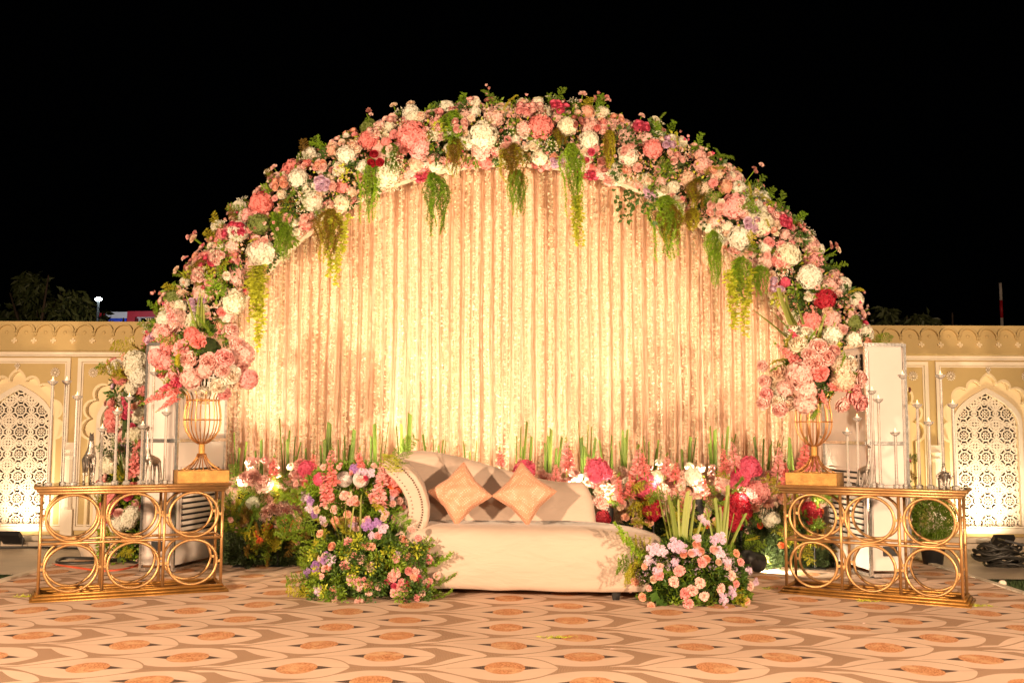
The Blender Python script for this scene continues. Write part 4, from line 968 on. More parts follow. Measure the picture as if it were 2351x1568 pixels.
# small gathers where the back meets the seat
def pillow(label, px, py, ang):
    c = P(px, py, 8.02); t = thing('cushion', label, 'cushion', (c.x, c.y, c.z), 0, 'peach brocade cushions on the sofa')
    n = 22; a_ = .185; pts = {}
    def pt(i, j, s):
        u, v = 2 * i / n - 1, 2 * j / n - 1; e = (1 - u ** 4) * (1 - v ** 4); th = .075 * max(0, (1 - u * u) * (1 - v * v)) ** .42
        pin = 1 - .14 * ((1 - abs(v)) * abs(u) ** 3 + 0) ; pin2 = 1 - .14 * ((1 - abs(u)) * abs(v) ** 3)
        wr_ = .020 * noise.noise(Vector((u * 2.2 + px, v * 2.2, s))) * e + .012 * math.sin(7 * math.atan2(v, u)) * (abs(u * v)) * e
        return Vector((u * a_ * pin, s * (th + wr_), v * a_ * pin2))
    mb = MB()
    for s in (-1, 1): mb.grid([[pt(i, j, s) for i in range(n + 1)] for j in range(n + 1)])
    Mx = Matrix.Rotation(math.radians(-16), 4, 'X') @ Matrix.Diagonal((1.05, 1.15, .92, 1)) @ Matrix.Rotation(math.radians(45 + ang), 4, 'Y')
    link('cushion_cover', mb.mesh('cushion_cover', M_broc, True), t, M=Mx)
    mb = MB(); e = [pt(0, j, 0) for j in range(n + 1)] + [pt(i, n, 0) for i in range(1, n + 1)] + [pt(n, j, 0) for j in range(n - 1, -1, -1)] + [pt(i, 0, 0) for i in range(n - 1, 0, -1)]
    mb.tube(e, .003, 4, closed=True); link('piping', mb.mesh('piping', M_broc), t, M=Mx)
    return t
pillow('peach brocade cushion nearest the studded arm', 1056, 1133, 5); pillow('peach brocade cushion in the middle of the sofa', 1204, 1133, -5)

# ---------------------------------------------------------------- gold console tables
def table(label, A, B, flip):
    d = B - A; L_ = d.length; rz = math.atan2(d.y, d.x); t = thing('console_table', label, 'console table', A, rz, 'gold ring console tables')
    D, H = .42, .865; o = .045; W_ = L_
    def rail(mb, z, inset, r):
        x0, x1, y0, y1 = inset, W_ - inset, inset, D - inset; pts = [(x0, y0, z), (x1, y0, z), (x1, y1, z), (x0, y1, z)]
        for i in range(4):
            a, b2 = Vector(pts[i]), Vector(pts[(i + 1) % 4]); e = (b2 - a).normalized() * r * .6; mb.tube([a - e, b2 + e], r, 8)
    for z, ins, nm in ((.012, 0, 'base_rail'), (.032, .018, 'base_rail'), (.054, .036, 'base_rail'), (H - .055, .036, 'top_rail'), (H - .034, .018, 'top_rail'), (H - .012, 0, 'top_rail')):
        mb = MB(); rail(mb, z, ins, .0135); ob(nm, mb, M_golddark if 'base' in nm else M_gold, t, True)
    mb = MB(); mb.box((W_ / 2, D / 2, H - .004), (W_ - .01, D - .01, .008)); ob('glass_top', mb, M_tglass, t)
    mb = MB()
    for a, b2 in (((.02, .02), (W_ - .02, .02)), ((W_ - .02, .02), (W_ - .02, D - .02)), ((W_ - .02, D - .02), (.02, D - .02)), ((.02, D - .02), (.02, .02))):
        pass
    zl, zh, zm = .06, H - .06, (.06 + H - .06) / 2; i0, i1 = .045, W_ - .045
    cw = (i1 - i0) / 3
    for y in (.05, D - .05):
        for k in range(4):
            x = i0 + cw * k; mb = MB(); mb.tube([(x, y, zl), (x, y, zh)], .012, 8); ob('upright', mb, M_gold, t, True)
        mb = MB(); mb.tube([(i0, y, zm), (i1, y, zm)], .0115, 8); ob('middle_rail', mb, M_gold, t, True)
        rx, rz_ = cw / 2 - .034, (zh - zl) / 4 - .012
        for k in range(3):
            for j, zc in enumerate(((zl + zm) / 2, (zm + zh) / 2)):
                xc = i0 + cw * (k + .5); mb = MB(); mb.tube([(xc + rx * math.cos(2 * PI * i / 40), y, zc + rz_ * math.sin(2 * PI * i / 40)) for i in range(40)], .0112, 8, closed=True); rg = ob('ring', mb, M_gold, t, True)
                mb = MB(); mb.box((xc - rx - .018, y, zc), (.034, .014, .020)); mb.box((xc + rx + .018, y, zc), (.034, .014, .020)); ob('tab', mb, M_gold, rg)
    for x in (i0, i1):
        mb = MB(); mb.tube([(x, .05, zm), (x, D - .05, zm)], .0085, 6); ob('side_rail', mb, M_gold, t, True)
    return t
TLm = table('gold ring console table on the left with a horse figurine on it', FL(70, 1388), FL(521, 1359), False)
TRm = table('gold ring console table on the right with an elephant figurine on it', FL(1790, 1364), FL(2226, 1400), True)
TH = .865
def on_table(tb, px, back):
    """world point on the table top under image column px, 'back' metres behind its front edge"""
    rz = tb.rotation_euler.z; ex = Vector((math.cos(rz), math.sin(rz), 0)); ey = Vector((-math.sin(rz), math.cos(rz), 0)); o = Vector(tb.location) + ey * back; lo, hi = -.3, 1.8
    for _ in range(40):
        m = (lo + hi) / 2; p = o + ex * m
        u = (CM.inverted() @ Vector((p.x, p.y, TH))); x = CX + FPX * u.x / -u.z
        if x < px: lo = m
        else: hi = m
    p = o + ex * lo; return Vector((p.x, p.y, TH + .001))
def cstick(tb, px, topy, back, label):
    p = on_table(tb, px, back); zt = ZW(topy, p.y, px); h = zt - p.z
    t = thing('candlestick', label, 'candlestick', p, R.uniform(0, 1), 'crystal candlesticks on the console tables')
    mb = MB(); mb.lathe([(.026, 0), (.026, .018), (.012, .024), (.0105, h * .5), (.0105, h - .03), (.014, h - .026)], 8); ob('glass_stem', mb, M_crystal, t)
    mb = MB(); mb.lathe([(.013, h - .026), (.03, h - .014), (.038, h - .002), (.040, h + .004), (.036, h + .005), (.026, h - .004), (.001, h - .006)], 8); ob('glass_cup', mb, M_crystal, t)
    mb = MB(); mb.lathe([(.017, h - .004), (.017, h + .014), (.015, h + .015)], 12); cn = ob('tealight', mb, M_wax, t)
    mb = MB(); mb.lathe([(.001, h + .012), (.0055, h + .019), (.0045, h + .026), (.0008, h + .038)], 8); ob('flame', mb, M_flame, cn)
HW = ['first', 'second', 'third', 'fourth', 'fifth', 'sixth', 'seventh', 'eighth', 'ninth', 'tenth']
LC = [(111, 876, .12), (143, 875, .22), (169, 910, .14), (230, 984, .2), (263, 945, .2), (290, 912, .2), (323, 977, .2), (345, 855, .33), (377, 947, .24)]
for i, (a, b2, c) in enumerate(LC): cstick(TLm, a, b2, c, 'tall crystal candlestick with a lit tealight, %s from the left on the left console' % HW[i])
RCn = [(1948, 992, .18), (1972, 960, .26), (2008, 898, .34), (2022, 917, .2), (2059, 993, .17), (2080, 862, .26), (2112, 929, .18), (2137, 969, .2), (2168, 862, .28), (2194, 929, .2)]
for i, (a, b2, c) in enumerate(RCn): cstick(TRm, a, b2, c, 'tall crystal candlestick with a lit tealight, %s from the left on the right console' % HW[i])

# figurines: one continuous cast body each
def cast(name, label, cat, loc, rz, limbs, voxel, extra=None):
    mb = MB()
    for path, rad in limbs:
        mb.tube(path, rad, 10); mb.ball(path[0], rad[0], 10, 6); mb.ball(path[-1], rad[-1], 10, 6)
    me = mb.mesh(name, M_silver); o = link(name, me, loc=loc); o.rotation_euler = (0, 0, rz)
    md = o.modifiers.new('remesh', 'REMESH'); md.mode = 'VOXEL'; md.voxel_size = voxel; md.use_smooth_shade = True
    sm = o.modifiers.new('smooth', 'SMOOTH'); sm.iterations = 4
    dg = bpy.context.evaluated_depsgraph_get(); me2 = bpy.data.meshes.new_from_object(o.evaluated_get(dg)); o.modifiers.clear(); o.data = me2; return tag(o, label, cat)
p = on_table(TLm, 203, .2)
# prancing horse, facing forward and to the right: x = forward
horse = [([(-.075, 0, .20), (-.03, 0, .205), (.02, 0, .215), (.055, 0, .235)], [.040, .037, .038, .040]), ([(.06, 0, .24), (.075, 0, .29), (.078, 0, .335), (.085, 0, .36)], [.034, .025, .02, .019]),
         ([(.082, 0, .37), (.108, 0, .352), (.132, 0, .33)], [.019, .014, .011]), ([(.075, .01, .385), (.072, .012, .402)], [.007, .003]), ([(.075, -.01, .385), (.072, -.012, .402)], [.007, .003]),
         ([(.062, 0, .375), (.046, 0, .33), (.03, 0, .27)], [.010, .014, .010]),
         ([(-.08, .02, .185), (-.07, .024, .125), (-.085, .024, .09), (-.078, .024, .015), (-.07, .024, .006)], [.028, .016, .011, .008, .012]),
         ([(-.08, -.02, .185), (-.085, -.024, .125), (-.105, -.024, .09), (-.098, -.024, .015), (-.09, -.024, .006)], [.028, .016, .011, .008, .012]),
         ([(.055, .024, .20), (.06, .026, .12), (.058, .026, .10), (.058, .026, .015), (.064, .026, .006)], [.022, .013, .012, .008, .012]),
         ([(.055, -.024, .20), (.095, -.026, .155), (.105, -.026, .14), (.085, -.026, .09), (.088, -.026, .075)], [.022, .013, .012, .008, .011]),
         ([(-.11, 0, .21), (-.135, 0, .19), (-.14, 0, .13), (-.15, 0, .07)], [.010, .014, .014, .006])]
cast('horse_figurine', 'silver prancing horse figurine on the left console', 'figurine', p, -1.05, horse, .0045)
def giraffe(s, seat=1):
    return [([(-.06 * s, 0, .185 * s), (0, 0, .20 * s), (.045 * s, 0, .215 * s)], [.036 * s, .042 * s, .036 * s]), ([(.045 * s, 0, .22 * s), (.06 * s, 0, .30 * s), (.064 * s, 0, .40 * s), (.062 * s, 0, .47 * s)], [.028 * s, .017 * s, .012 * s, .010 * s]),
            ([(.058 * s, 0, .475 * s), (.085 * s, 0, .468 * s), (.108 * s, 0, .455 * s)], [.013 * s, .011 * s, .007 * s]), ([(.055 * s, .007 * s, .485 * s), (.053 * s, .008 * s, .505 * s)], [.003 * s, .004 * s]), ([(.055 * s, -.007 * s, .485 * s), (.053 * s, -.008 * s, .505 * s)], [.003 * s, .004 * s])] + \
           [([(x * s, y * s, .18 * s), (x * 1.08 * s, y * 1.1 * s, .1 * s), (x * 1.1 * s, y * 1.15 * s, .006 * s)], [.02 * s, .011 * s, .009 * s]) for x, y in ((-.065, .022), (-.065, -.022), (.045, .022), (.045, -.022))] + \
           [([(-.09 * s, 0, .2 * s), (-.115 * s, 0, .13 * s), (-.13 * s, 0, .01 * s)], [.008 * s, .010 * s, .012 * s])]
cast('giraffe_figurine', 'silver giraffe figurine on the left console beside the gold box', 'figurine', on_table(TLm, 347, .16), -1.9, giraffe(.92), .005)
cast('giraffe_figurine', 'silver giraffe figurine on the right console', 'figurine', on_table(TRm, 1987, .16), -1.1, giraffe(.66), .004)
ele = [([(-.045, 0, .085), (0, 0, .092), (.035, 0, .09)], [.038, .045, .036]), ([(.06, 0, .105), (.075, 0, .105)], [.030, .027]), ([(.095, 0, .095), (.112, 0, .06), (.112, 0, .03), (.125, 0, .018)], [.014, .011, .008, .006]),
       ([(.055, .03, .12), (.05, .05, .095), (.055, .045, .075)], [.010, .012, .007]), ([(.055, -.03, .12), (.05, -.05, .095), (.055, -.045, .075)], [.010, .012, .007]),
       ([(.0, 0, .14), (0, 0, .16)], [.018, .015]), ([(0, 0, .18), (0, 0, .182)], [.012, .012]), ([(-.08, 0, .1), (-.095, 0, .05)], [.006, .004])] + [([(x, y, .07), (x, y, .008)], [.018, .015]) for x, y in ((-.05, .024), (-.05, -.024), (.04, .024), (.04, -.024))]
cast('elephant_figurine', 'small silver elephant figurine with a rider on the right console', 'figurine', on_table(TRm, 2168, .1), -1.9, ele, .0035)

# ---------------------------------------------------------------- wire vases
def wire_vase(label, tb, px, side):
    c = on_table(tb, px, .22); t = thing('wire_vase', label, 'vase', c, tb.rotation_euler.z, 'gold wire vases on the console tables')
    mb = MB(); bw, bd, bh = .40, .30, .095
    for cx, cy, dx, dy in ((0, -bd / 2 + .008, bw, .016), (0, bd / 2 - .008, bw, .016), (-bw / 2 + .008, 0, .016, bd - .034), (bw / 2 - .008, 0, .016, bd - .034)): mb.box((cx, cy, bh / 2), (dx, dy, bh))
    mb.box((0, 0, bh - .012), (bw - .04, bd - .04, .01)); ob('gold_box', mb, M_goldbox, t)
    n = 12; z0 = bh; prof = [(.165, z0), (.12, z0 + .022), (.075, z0 + .055), (.042, z0 + .10), (.032, z0 + .135)]
    up = [(.030, z0 + .215), (.06, z0 + .232), (.10, z0 + .27), (.132, z0 + .32), (.146, z0 + .38), (.146, z0 + .44), (.140, z0 + .50), (.128, z0 + .55), (.135, z0 + .60), (.165, z0 + .64)]
    for k in range(n):
        a = 2 * PI * k / n; ca, sa = math.cos(a), math.sin(a)
        mb = MB(); mb.tube([(r_ * ca, r_ * sa * .85, z) for r_, z in prof], .0048, 5); ob('foot_wire', mb, M_copper, t, True)
        mb = MB(); mb.tube([(r_ * ca, r_ * sa, z) for r_, z in up], .0054, 5); ob('cage_wire', mb, M_copper, t, True)
    mb = MB(); mb.lathe([(.028, z0 + .13), (.025, z0 + .14), (.025, z0 + .21), (.028, z0 + .22)], 14); ob('collar', mb, M_goldbox, t, True)
    for r_, z in ((.149, z0 + .41), (.132, z0 + .57)):
        mb = MB(); mb.tube([(r_ * math.cos(2 * PI * i / 28), r_ * math.sin(2 * PI * i / 28), z) for i in range(28)], .0052, 5, closed=True); ob('hoop', mb, M_copper, t, True)
    return t, c
vl, cl = wire_vase('gold wire cage vase on a gold box on the left console', TLm, 461, 0)
vr, cr = wire_vase('gold wire cage vase on a gold box on the right console', TRm, 1871, 1)

def bouquet(label, c, blooms, rbase, zc, blades, spikes, sprays):
    t = thing('flower_arrangement', label, 'flower arrangement', (c.x, c.y, c.z))
    Yd = c.y
    b = Vector(t.location); mb = MB(); q = P(*zc, Yd); 
    mb.ball(tuple(q - b), rbase * .55, 12, 8); ob('moss_core', mb, M_foam, t, True)
    mb = MB()
    for k in range(5): mb.tube([tuple(q - b + Vector((R.uniform(-.04, .04), R.uniform(-.03, .03), 0))), tuple(q - b + Vector((R.uniform(-.03, .03), 0, -.32)))], .006, 4)
    ob('stems', mb, GC['leaf'], t)
    for kind, c_, px, py, s in blooms:
        s *= 1.13
        p0 = P(px, py, Yd); r_ = (Vector((p0.x, p0.z)) - Vector((q.x, q.z))).length; dy = -math.sqrt(max(0, (rbase) ** 2 - min(r_, rbase) ** 2)) * .75 - .02
        p = P(px, py, Yd + dy); put(t, kind, c_, p, (p - q).normalized() * .7 + Vector((0, -.75, .1)), s)
    for (x0, y0, x1, y1, cut) in blades:
        a, b2 = P(x0, y0, Yd - .05), P(x1, y1, Yd - .1); put(t, 'cutblade' if cut else 'blade', 'cut', a, b2 - a, (b2 - a).length, R.uniform(-.3, .3), 2.2)
    for (x0, y0, x1, y1, c_) in spikes:
        a, b2 = P(x0, y0, Yd - .16), P(x1, y1, Yd - .2); put(t, 'glad', c_, a, b2 - a, (b2 - a).length * 1.02)
    for i in range(sprays):
        d = rvec(); d.y = -abs(d.y) * .6; d.normalize(); p = q + d * rbase * .55
        if i % 3 == 0: put(t, 'fern', pick([('fern', 3), ('yfern', 2), ('gfern', 2)]), p, d + Vector((0, -.2, .1)), R.uniform(.16, .26))
        else: put(t, 'sprig', pick([('leaf', 4), ('fern', 3), ('lime', 1)]), p + d * .04, d, R.uniform(.07, .11))
    return t
LB = [('peony', 'blush', 480, 830, .075), ('peony', 'pink', 515, 822, .07), ('peony', 'blush', 510, 850, .06), ('peony', 'blush', 433, 825, .07), ('carnation', 'pink', 420, 800, .075), ('hydrangea', 'coral', 392, 790, .085), ('hydrangea', 'pink', 385, 830, .075), ('hydrangea', 'blush', 438, 868, .08), ('peony', 'white', 530, 862, .08),
      ('peony', 'white', 500, 885, .06), ('peony', 'cream', 545, 880, .06), ('peony', 'white', 468, 900, .05), ('hydrangea', 'blush', 555, 815, .085), ('hydrangea', 'pink', 570, 870, .07), ('hydrangea', 'coral', 440, 768, .06), ('peony', 'blush', 395, 755, .07), ('hydrangea', 'blush', 370, 765, .07), ('peony', 'blush', 530, 760, .065), ('peony', 'blush', 545, 790, .06),
      ('peony', 'coral', 370, 850, .06), ('hydrangea', 'pink', 360, 820, .06), ('peony', 'pink', 515, 905, .05), ('hydrangea', 'blush', 405, 730, .07), ('carnation', 'coral', 455, 785, .06), ('peony', 'pink', 400, 860, .06), ('hydrangea', 'blush', 470, 850, .06), ('peony', 'blush', 550, 840, .06), ('rose', 'lilac', 340, 780, .04), ('rose', 'lilac', 352, 770, .04)]
bouquet('big pink and white bouquet in the left wire vase with a coral spike hanging out', cl + Vector((0, 0, .45)), LB, .30, (468, 818),
        [(450, 755, 425, 660, 0), (455, 755, 444, 655, 0), (460, 750, 452, 665, 0), (465, 750, 466, 655, 0), (470, 755, 462, 700, 0)],
        [(420, 880, 310, 935, 'coral'), (425, 870, 345, 905, 'hot'), (400, 745, 372, 672, 'pink'), (415, 905, 352, 950, 'coral'), (390, 770, 345, 735, 'pink')], 36)
RB = [('peony', 'blush', 1880, 800, .08), ('peony', 'blush', 1895, 820, .07), ('peony', 'blush', 1868, 835, .07), ('peony', 'white', 1820, 760, .07), ('peony', 'white', 1832, 790, .07), ('peony', 'white', 1850, 765, .06), ('hydrangea', 'blush', 1835, 860, .09), ('hydrangea', 'blush', 1850, 895, .07), ('peony', 'cream', 1790, 855, .075), ('peony', 'white', 1780, 880, .06),
      ('hydrangea', 'blush', 1850, 925, .08), ('peony', 'white', 1785, 915, .07), ('peony', 'cream', 1810, 925, .06), ('hydrangea', 'cream', 1930, 840, .07), ('peony', 'white', 1955, 835, .06), ('hydrangea', 'white', 1910, 770, .07), ('peony', 'blush', 1975, 870, .065), ('peony', 'pink', 1960, 905, .075), ('peony', 'blush', 1935, 930, .06), ('peony', 'pink', 1975, 925, .07),
      ('hydrangea', 'cream', 1935, 870, .08), ('carnation', 'coral', 1880, 855, .07), ('peony', 'blush', 1755, 875, .05), ('peony', 'blush', 1750, 840, .05), ('peony', 'pink', 1760, 905, .055), ('peony', 'blush', 1752, 925, .05), ('hydrangea', 'blush', 1805, 890, .06), ('peony', 'blush', 1790, 940, .06), ('rose', 'blush', 1915, 805, .05), ('hydrangea', 'white', 1960, 780, .06), ('peony', 'blush', 1860, 815, .06)]
bouquet('big pink and white bouquet in the right wire vase with long green blades', cr + Vector((0, 0, .45)), RB, .32, (1870, 845),
        [(1805, 775, 1718, 700, 0), (1820, 755, 1778, 665, 1), (1825, 752, 1790, 672, 1), (1832, 755, 1800, 690, 1), (1815, 760, 1770, 710, 0), (1880, 775, 1888, 715, 1), (1893, 780, 1900, 725, 1), (1905, 785, 1912, 735, 1), (1915, 790, 1940, 765, 1), (1845, 745, 1830, 690, 0)],
        [(1835, 835, 1765, 775, 'coral'), (1850, 800, 1802, 745, 'hot'), (1895, 885, 1955, 900, 'coral'), (1880, 895, 1905, 945, 'coral'), (1870, 740, 1865, 700, 'coral'), (1900, 750, 1905, 705, 'pink')], 36)

# flower column at the left foot of the arch (and its twin on the right)
def column(label, pxs, Y, seed_cols):
    c = FL(pxs, 1290); t = thing('flower_column', label, 'flower arrangement', (XW(pxs, Y), Y, 0))
    mb = MB(); mb.tube([(0, 0, 0), (0, 0, 1.7)], .05, 8); ob('post', mb, M_foam, t); x = XW(pxs, Y)
    mound(t, x - .22, x + .22, Y - .2, Y + .2, 1.0, 2600, 'fern')
    for i in range(64):
        z = R.uniform(.35, 2.0); a = R.uniform(-1.4, 1.4); rr = .16 * (1.2 if z < 1 else .9); p = Vector((x + rr * math.sin(a), Y - rr * math.cos(a), z)); k = pick(seed_cols); put(t, k[0], k[1], p, (math.sin(a), -math.cos(a), .2), R.uniform(.04, .06) * (1.5 if k[0] == 'hydrangea' else 1))
    for i in range(30):
        z = R.uniform(.1, 2.0); a = R.uniform(-1.6, 1.6); p = Vector((x + .1 * math.sin(a), Y - .1 * math.cos(a), z)); put(t, 'fern' if i % 2 else 'sprig', R.choice(('fern', 'yfern', 'leaf')) if i % 2 else 'leaf', p, (math.sin(a), -math.cos(a), .3), R.uniform(.18, .3) if i % 2 else .12)
    return t
CC = [(('rose', 'hot'), 3), (('rose', 'blush'), 4), (('rose', 'lilac'), 3), (('peony', 'coral'), 3), (('hydrangea', 'white'), 3), (('carnation', 'peach'), 3), (('hydrangea', 'coral'), 2)]
tc = column('narrow column of roses and reeds between the left screen and the white tower', 292, 9.75, CC)
for (x0, y0, x1, y1) in ((285, 1120, 272, 1010), (288, 1120, 262, 990), (300, 1100, 305, 1000), (292, 1120, 282, 980)): a, b2 = P(x0, y0, 9.5), P(x1, y1, 9.5); put(tc, 'blade', 'blade', a, b2 - a, (b2 - a).length)
for (x0, y0, x1, y1, c) in ((306, 1105, 312, 1015, 'coral'), (300, 960, 275, 900, 'hot')): a, b2 = P(x0, y0, 9.45), P(x1, y1, 9.45); put(tc, 'glad', c, a, b2 - a, (b2 - a).length * 1.1)
for px, py, s in ((310, 830, .1), (318, 865, .09), (305, 850, .07)): put(tc, 'hydrangea', 'white', P(px, py, 9.45), (0, -1, .2), s)
for px, py in ((285, 870), (270, 850), (300, 800)): put(tc, 'fern', 'yfern', P(px + 15, py, 9.45), (-1, -.4, .2), .3)
tcr = column('narrow column of roses at the right foot of the arch behind the white tower', 1945, 9.9, CC)

# ---------------------------------------------------------------- white cooler towers
def tower(label, C, A, B, left):
    """C front corner, A end of narrow face, B end of the louvred face"""
    e1 = (B - C).normalized(); lw = (B - C).length; e2 = Vector((e1.y, -e1.x, 0)) * (-1 if (A - C).dot(Vector((e1.y, -e1.x, 0))) < 0 else 1); nw = (A - C).length; H = 2.07
    t = thing('cooler_tower', label, 'air cooler', C, math.atan2(e2.y, e2.x), 'white air cooler towers')
    sgn = 1 if Vector((-e2.y, e2.x, 0)).dot(e1) > 0 else -1      # local: x = narrow face, y*sgn = louvred face
    def bx(name, c, d, mat, par=t): mb = MB(); mb.box((c[0], c[1] * sgn, c[2]), d); return ob(name, mb, mat, par)
    bx('cabinet', (nw / 2, lw / 2, H / 2 + .03), (nw - .05, lw - .05, H - .08), M_white)
    for x, y in ((.012, .012), (nw - .012, .012), (.012, lw - .012), (nw - .012, lw - .012)): bx('corner_post', (x, y, H / 2 + .02), (.026, .026, H - .02), M_chrome); 
    for z in (.035, 1.19, H + .0):
        bx('trim_bar', (nw / 2, .006, z), (nw - .052, .03, .03), M_chrome); bx('trim_bar', (.006, lw / 2, z), (.03, lw - .052, .03), M_chrome)
    for x, y in ((.02, .02), (nw - .02, .02), (.02, lw - .02), (nw - .02, lw - .02)): bx('foot', (x, y, .01), (.035, .035, .02), M_black)
    # louvres low on the wide face, display panel and top vent
    bx('vent_frame', (.020, lw / 2, .62), (.014, lw - .22, .66), M_white)
    bx('vent_cavity', (.011, lw / 2, .62), (.006, lw - .26, .62), M_dark)
    for k in range(12): 
        mb = MB(); mb.box((0, 0, 0), (.016, lw - .25, .030), Matrix.Translation((.004, lw / 2 * sgn, .335 + k * .051)) @ Matrix.Rotation(.45, 4, 'Y')); ob('louvre', mb, M_white, t)
    pn = bx('control_panel', (.019, lw / 2, 1.56), (.012, lw - .24, .17), M_white); bx('display', (.011, lw / 2, 1.56), (.006, .20, .06), M_chrome, pn)
    bx('top_vent', (.020, lw / 2, 1.87), (.010, lw - .2, .24), M_dark)
    for k in range(9): bx('vent_bar', (.010, .14 + (lw - .28) * k / 8, 1.87), (.012, .022, .24), M_white)
    for k in range(3): bx('vent_bar', (.012, lw / 2, 1.79 + k * .08), (.010, lw - .22, .016), M_white)
    hd = bx('hand_hole', (nw / 2, .022, .24), (.13, .01, .085), M_black)
    bx('face_panel', (nw / 2, .0225, 1.62), (nw - .09, .012, .78), M_white); bx('face_panel', (nw / 2, .0225, .74), (nw - .09, .012, .80), M_white)
    return t
tower('white air cooler tower with chrome edges behind the left console', FL(397, 1318), FL(322, 1314), FL(514, 1288), True)
tower('white air cooler tower with chrome edges behind the right console', FL(2000, 1330), FL(2090, 1327), FL(1893, 1296), False)

# ---------------------------------------------------------------- the two floor arrangements in front
def floor_arr(label, c, half, h):
    t = thing('flower_arrangement', label, 'flower arrangement', (c.x, c.y, 0)); core(t, c.x - half, c.x + half, c.y - .28, c.y + .3, h); mound(t, c.x - half, c.x + half, c.y - .32, c.y + .3, h, 8500, 'leaf', .045); return t
cR = FL(1590, 1375); fr = floor_arr('low round arrangement of carnations and cut reeds at the right end of the sofa', cR, .40, .46)
def ap(t, kind, colr, px, py, s, cpx, cpy, rpx, Y0, dep=.3, nrm=None):
    dx, dy = (px - cpx) / rpx, (py - cpy) / rpx; k = max(0.02, 1 - dx * dx - dy * dy * .5) ** .35; p = P(px, py, Y0 - .52 * k if dep == .3 else Y0 - .43 * k)
    put(t, kind, colr, p, nrm or Vector((dx * .9, -1, -dy * .8 + .15)), s * .95)
YR = cR.y
for c, px, py, s in [('pink', 1512, 1320, .05), ('blush', 1547, 1335, .05), ('pink', 1560, 1310, .048), ('blush', 1607, 1338, .048), ('pink', 1573, 1362, .05), ('blush', 1590, 1355, .045), ('pink', 1580, 1385, .046), ('blush', 1617, 1368, .044), ('blush', 1655, 1350, .04), ('pink', 1612, 1290, .046), ('peach', 1458, 1335, .036), ('peach', 1475, 1370, .036), ('blush', 1447, 1350, .035),
                     ('blush', 1490, 1350, .03), ('peach', 1495, 1390, .036), ('peach', 1480, 1300, .03), ('peach', 1453, 1300, .03), ('blush', 1680, 1320, .04), ('blush', 1722, 1345, .036), ('pink', 1700, 1290, .04), ('peach', 1715, 1380, .034), ('blush', 1670, 1300, .036), ('peach', 1690, 1270, .036), ('blush', 1515, 1300, .032), ('pink', 1690, 1340, .036)]:
    ap(fr, 'carnation', c, px, py, s, 1590, 1330, 145, YR)
for c, px, py, s in [('lilac', 1500, 1260, .055), ('lilac', 1520, 1265, .05), ('lilac', 1550, 1250, .055), ('lilac', 1565, 1258, .05), ('lilac', 1490, 1285, .045), ('lilac', 1655, 1235, .05), ('lilac', 1640, 1240, .045), ('lilac', 1620, 1200, .04), ('lilac', 1610, 1190, .035), ('lilac', 1652, 1268, .05), ('lilac', 1600, 1265, .045), ('lilac', 1670, 1290, .045), ('lilac', 1720, 1310, .04), ('lilac', 1735, 1335, .036), ('lilac', 1680, 1360, .05), ('lilac', 1660, 1375, .05), ('lilac', 1665, 1400, .04), ('lilac', 1510, 1310, .045), ('lilac', 1600, 1235, .04), ('lilac', 1550, 1290, .036)]:
    ap(fr, 'mum', c, px, py, s, 1590, 1330, 150, YR)
for c, px, py, s in [('peach', 1608, 1265, .036), ('peach', 1622, 1283, .034), ('blush', 1588, 1270, .036), ('cream', 1650, 1290, .03), ('peach', 1600, 1250, .034), ('blush', 1640, 1262, .036), ('peach', 1570, 1272, .03), ('cream', 1500, 1330, .03)]: ap(fr, 'rose', c, px, py, s, 1590, 1330, 150, YR)
for x0, y0, x1, y1 in [(1540, 1245, 1510, 1125), (1545, 1245, 1518, 1118), (1548, 1245, 1526, 1140), (1552, 1245, 1532, 1128), (1555, 1245, 1542, 1122), (1560, 1245, 1548, 1150), (1562, 1245, 1556, 1160), (1566, 1245, 1572, 1130), (1570, 1245, 1580, 1145), (1574, 1245, 1585, 1190), (1578, 1245, 1600, 1150), (1590, 1245, 1612, 1180), (1600, 1245, 1632, 1165), (1640, 1240, 1628, 1165), (1650, 1240, 1662, 1150),
                       (1655, 1245, 1668, 1118), (1660, 1245, 1680, 1120), (1665, 1240, 1690, 1175), (1675, 1240, 1708, 1180), (1650, 1240, 1650, 1155)]:
    a, b2 = P(x0, y0 + 20, YR - .02), P(x1, y1, YR + .02); put(fr, 'cutblade', 'cut', a, b2 - a, (b2 - a).length * 1.04, R.uniform(-.3, .3), 1.4)
for (px, py, dx, dz, c, s) in [(1500, 1280, -1, .25, 'gfern', .42), (1505, 1290, -1, .1, 'fern', .42), (1500, 1275, -1, .35, 'yfern', .38), (1490, 1295, -1, -.05, 'yfern', .36), (1650, 1330, .8, -.5, 'yfern', .34), (1660, 1350, .9, -.7, 'yfern', .32), (1640, 1340, .7, -.6, 'lime', .3), (1560, 1320, -.3, .2, 'fern', .25), (1640, 1300, .5, .5, 'fern', .25)]:
    put(fr, 'fern', c, P(px, py, YR - .2), (dx, -.35, dz), s)
for i in range(45):
    d = rvec(); p = P(1590 + d.x * 120, 1330 - abs(d.z) * 60, YR - .2); put(fr, 'sprig' if i % 2 else 'filler', 'leaf' if i % 2 else R.choice(('lilac', 'limegreen')), p, (d.x, -1, .5), .09)
for px, py in ((1512, 1372), (1500, 1365), (1520, 1380)): 
    mb = MB(); leafquad(mb, Vector((0, 0, 0)), Vector((-.3, -.5, -.4)).normalized(), Vector((0, -1, .6)).normalized(), .13, .035); ob('broad_leaf', mb, GC['leaf'], fr, loc=P(px + 8, py - 8, YR - .3) - Vector(fr.location))

cLf = FL(852, 1362); fl = floor_arr('tall two-tier arrangement of carnations, spikes and pearl balls at the left arm of the sofa', cLf, .52, .52)
YL = cLf.y
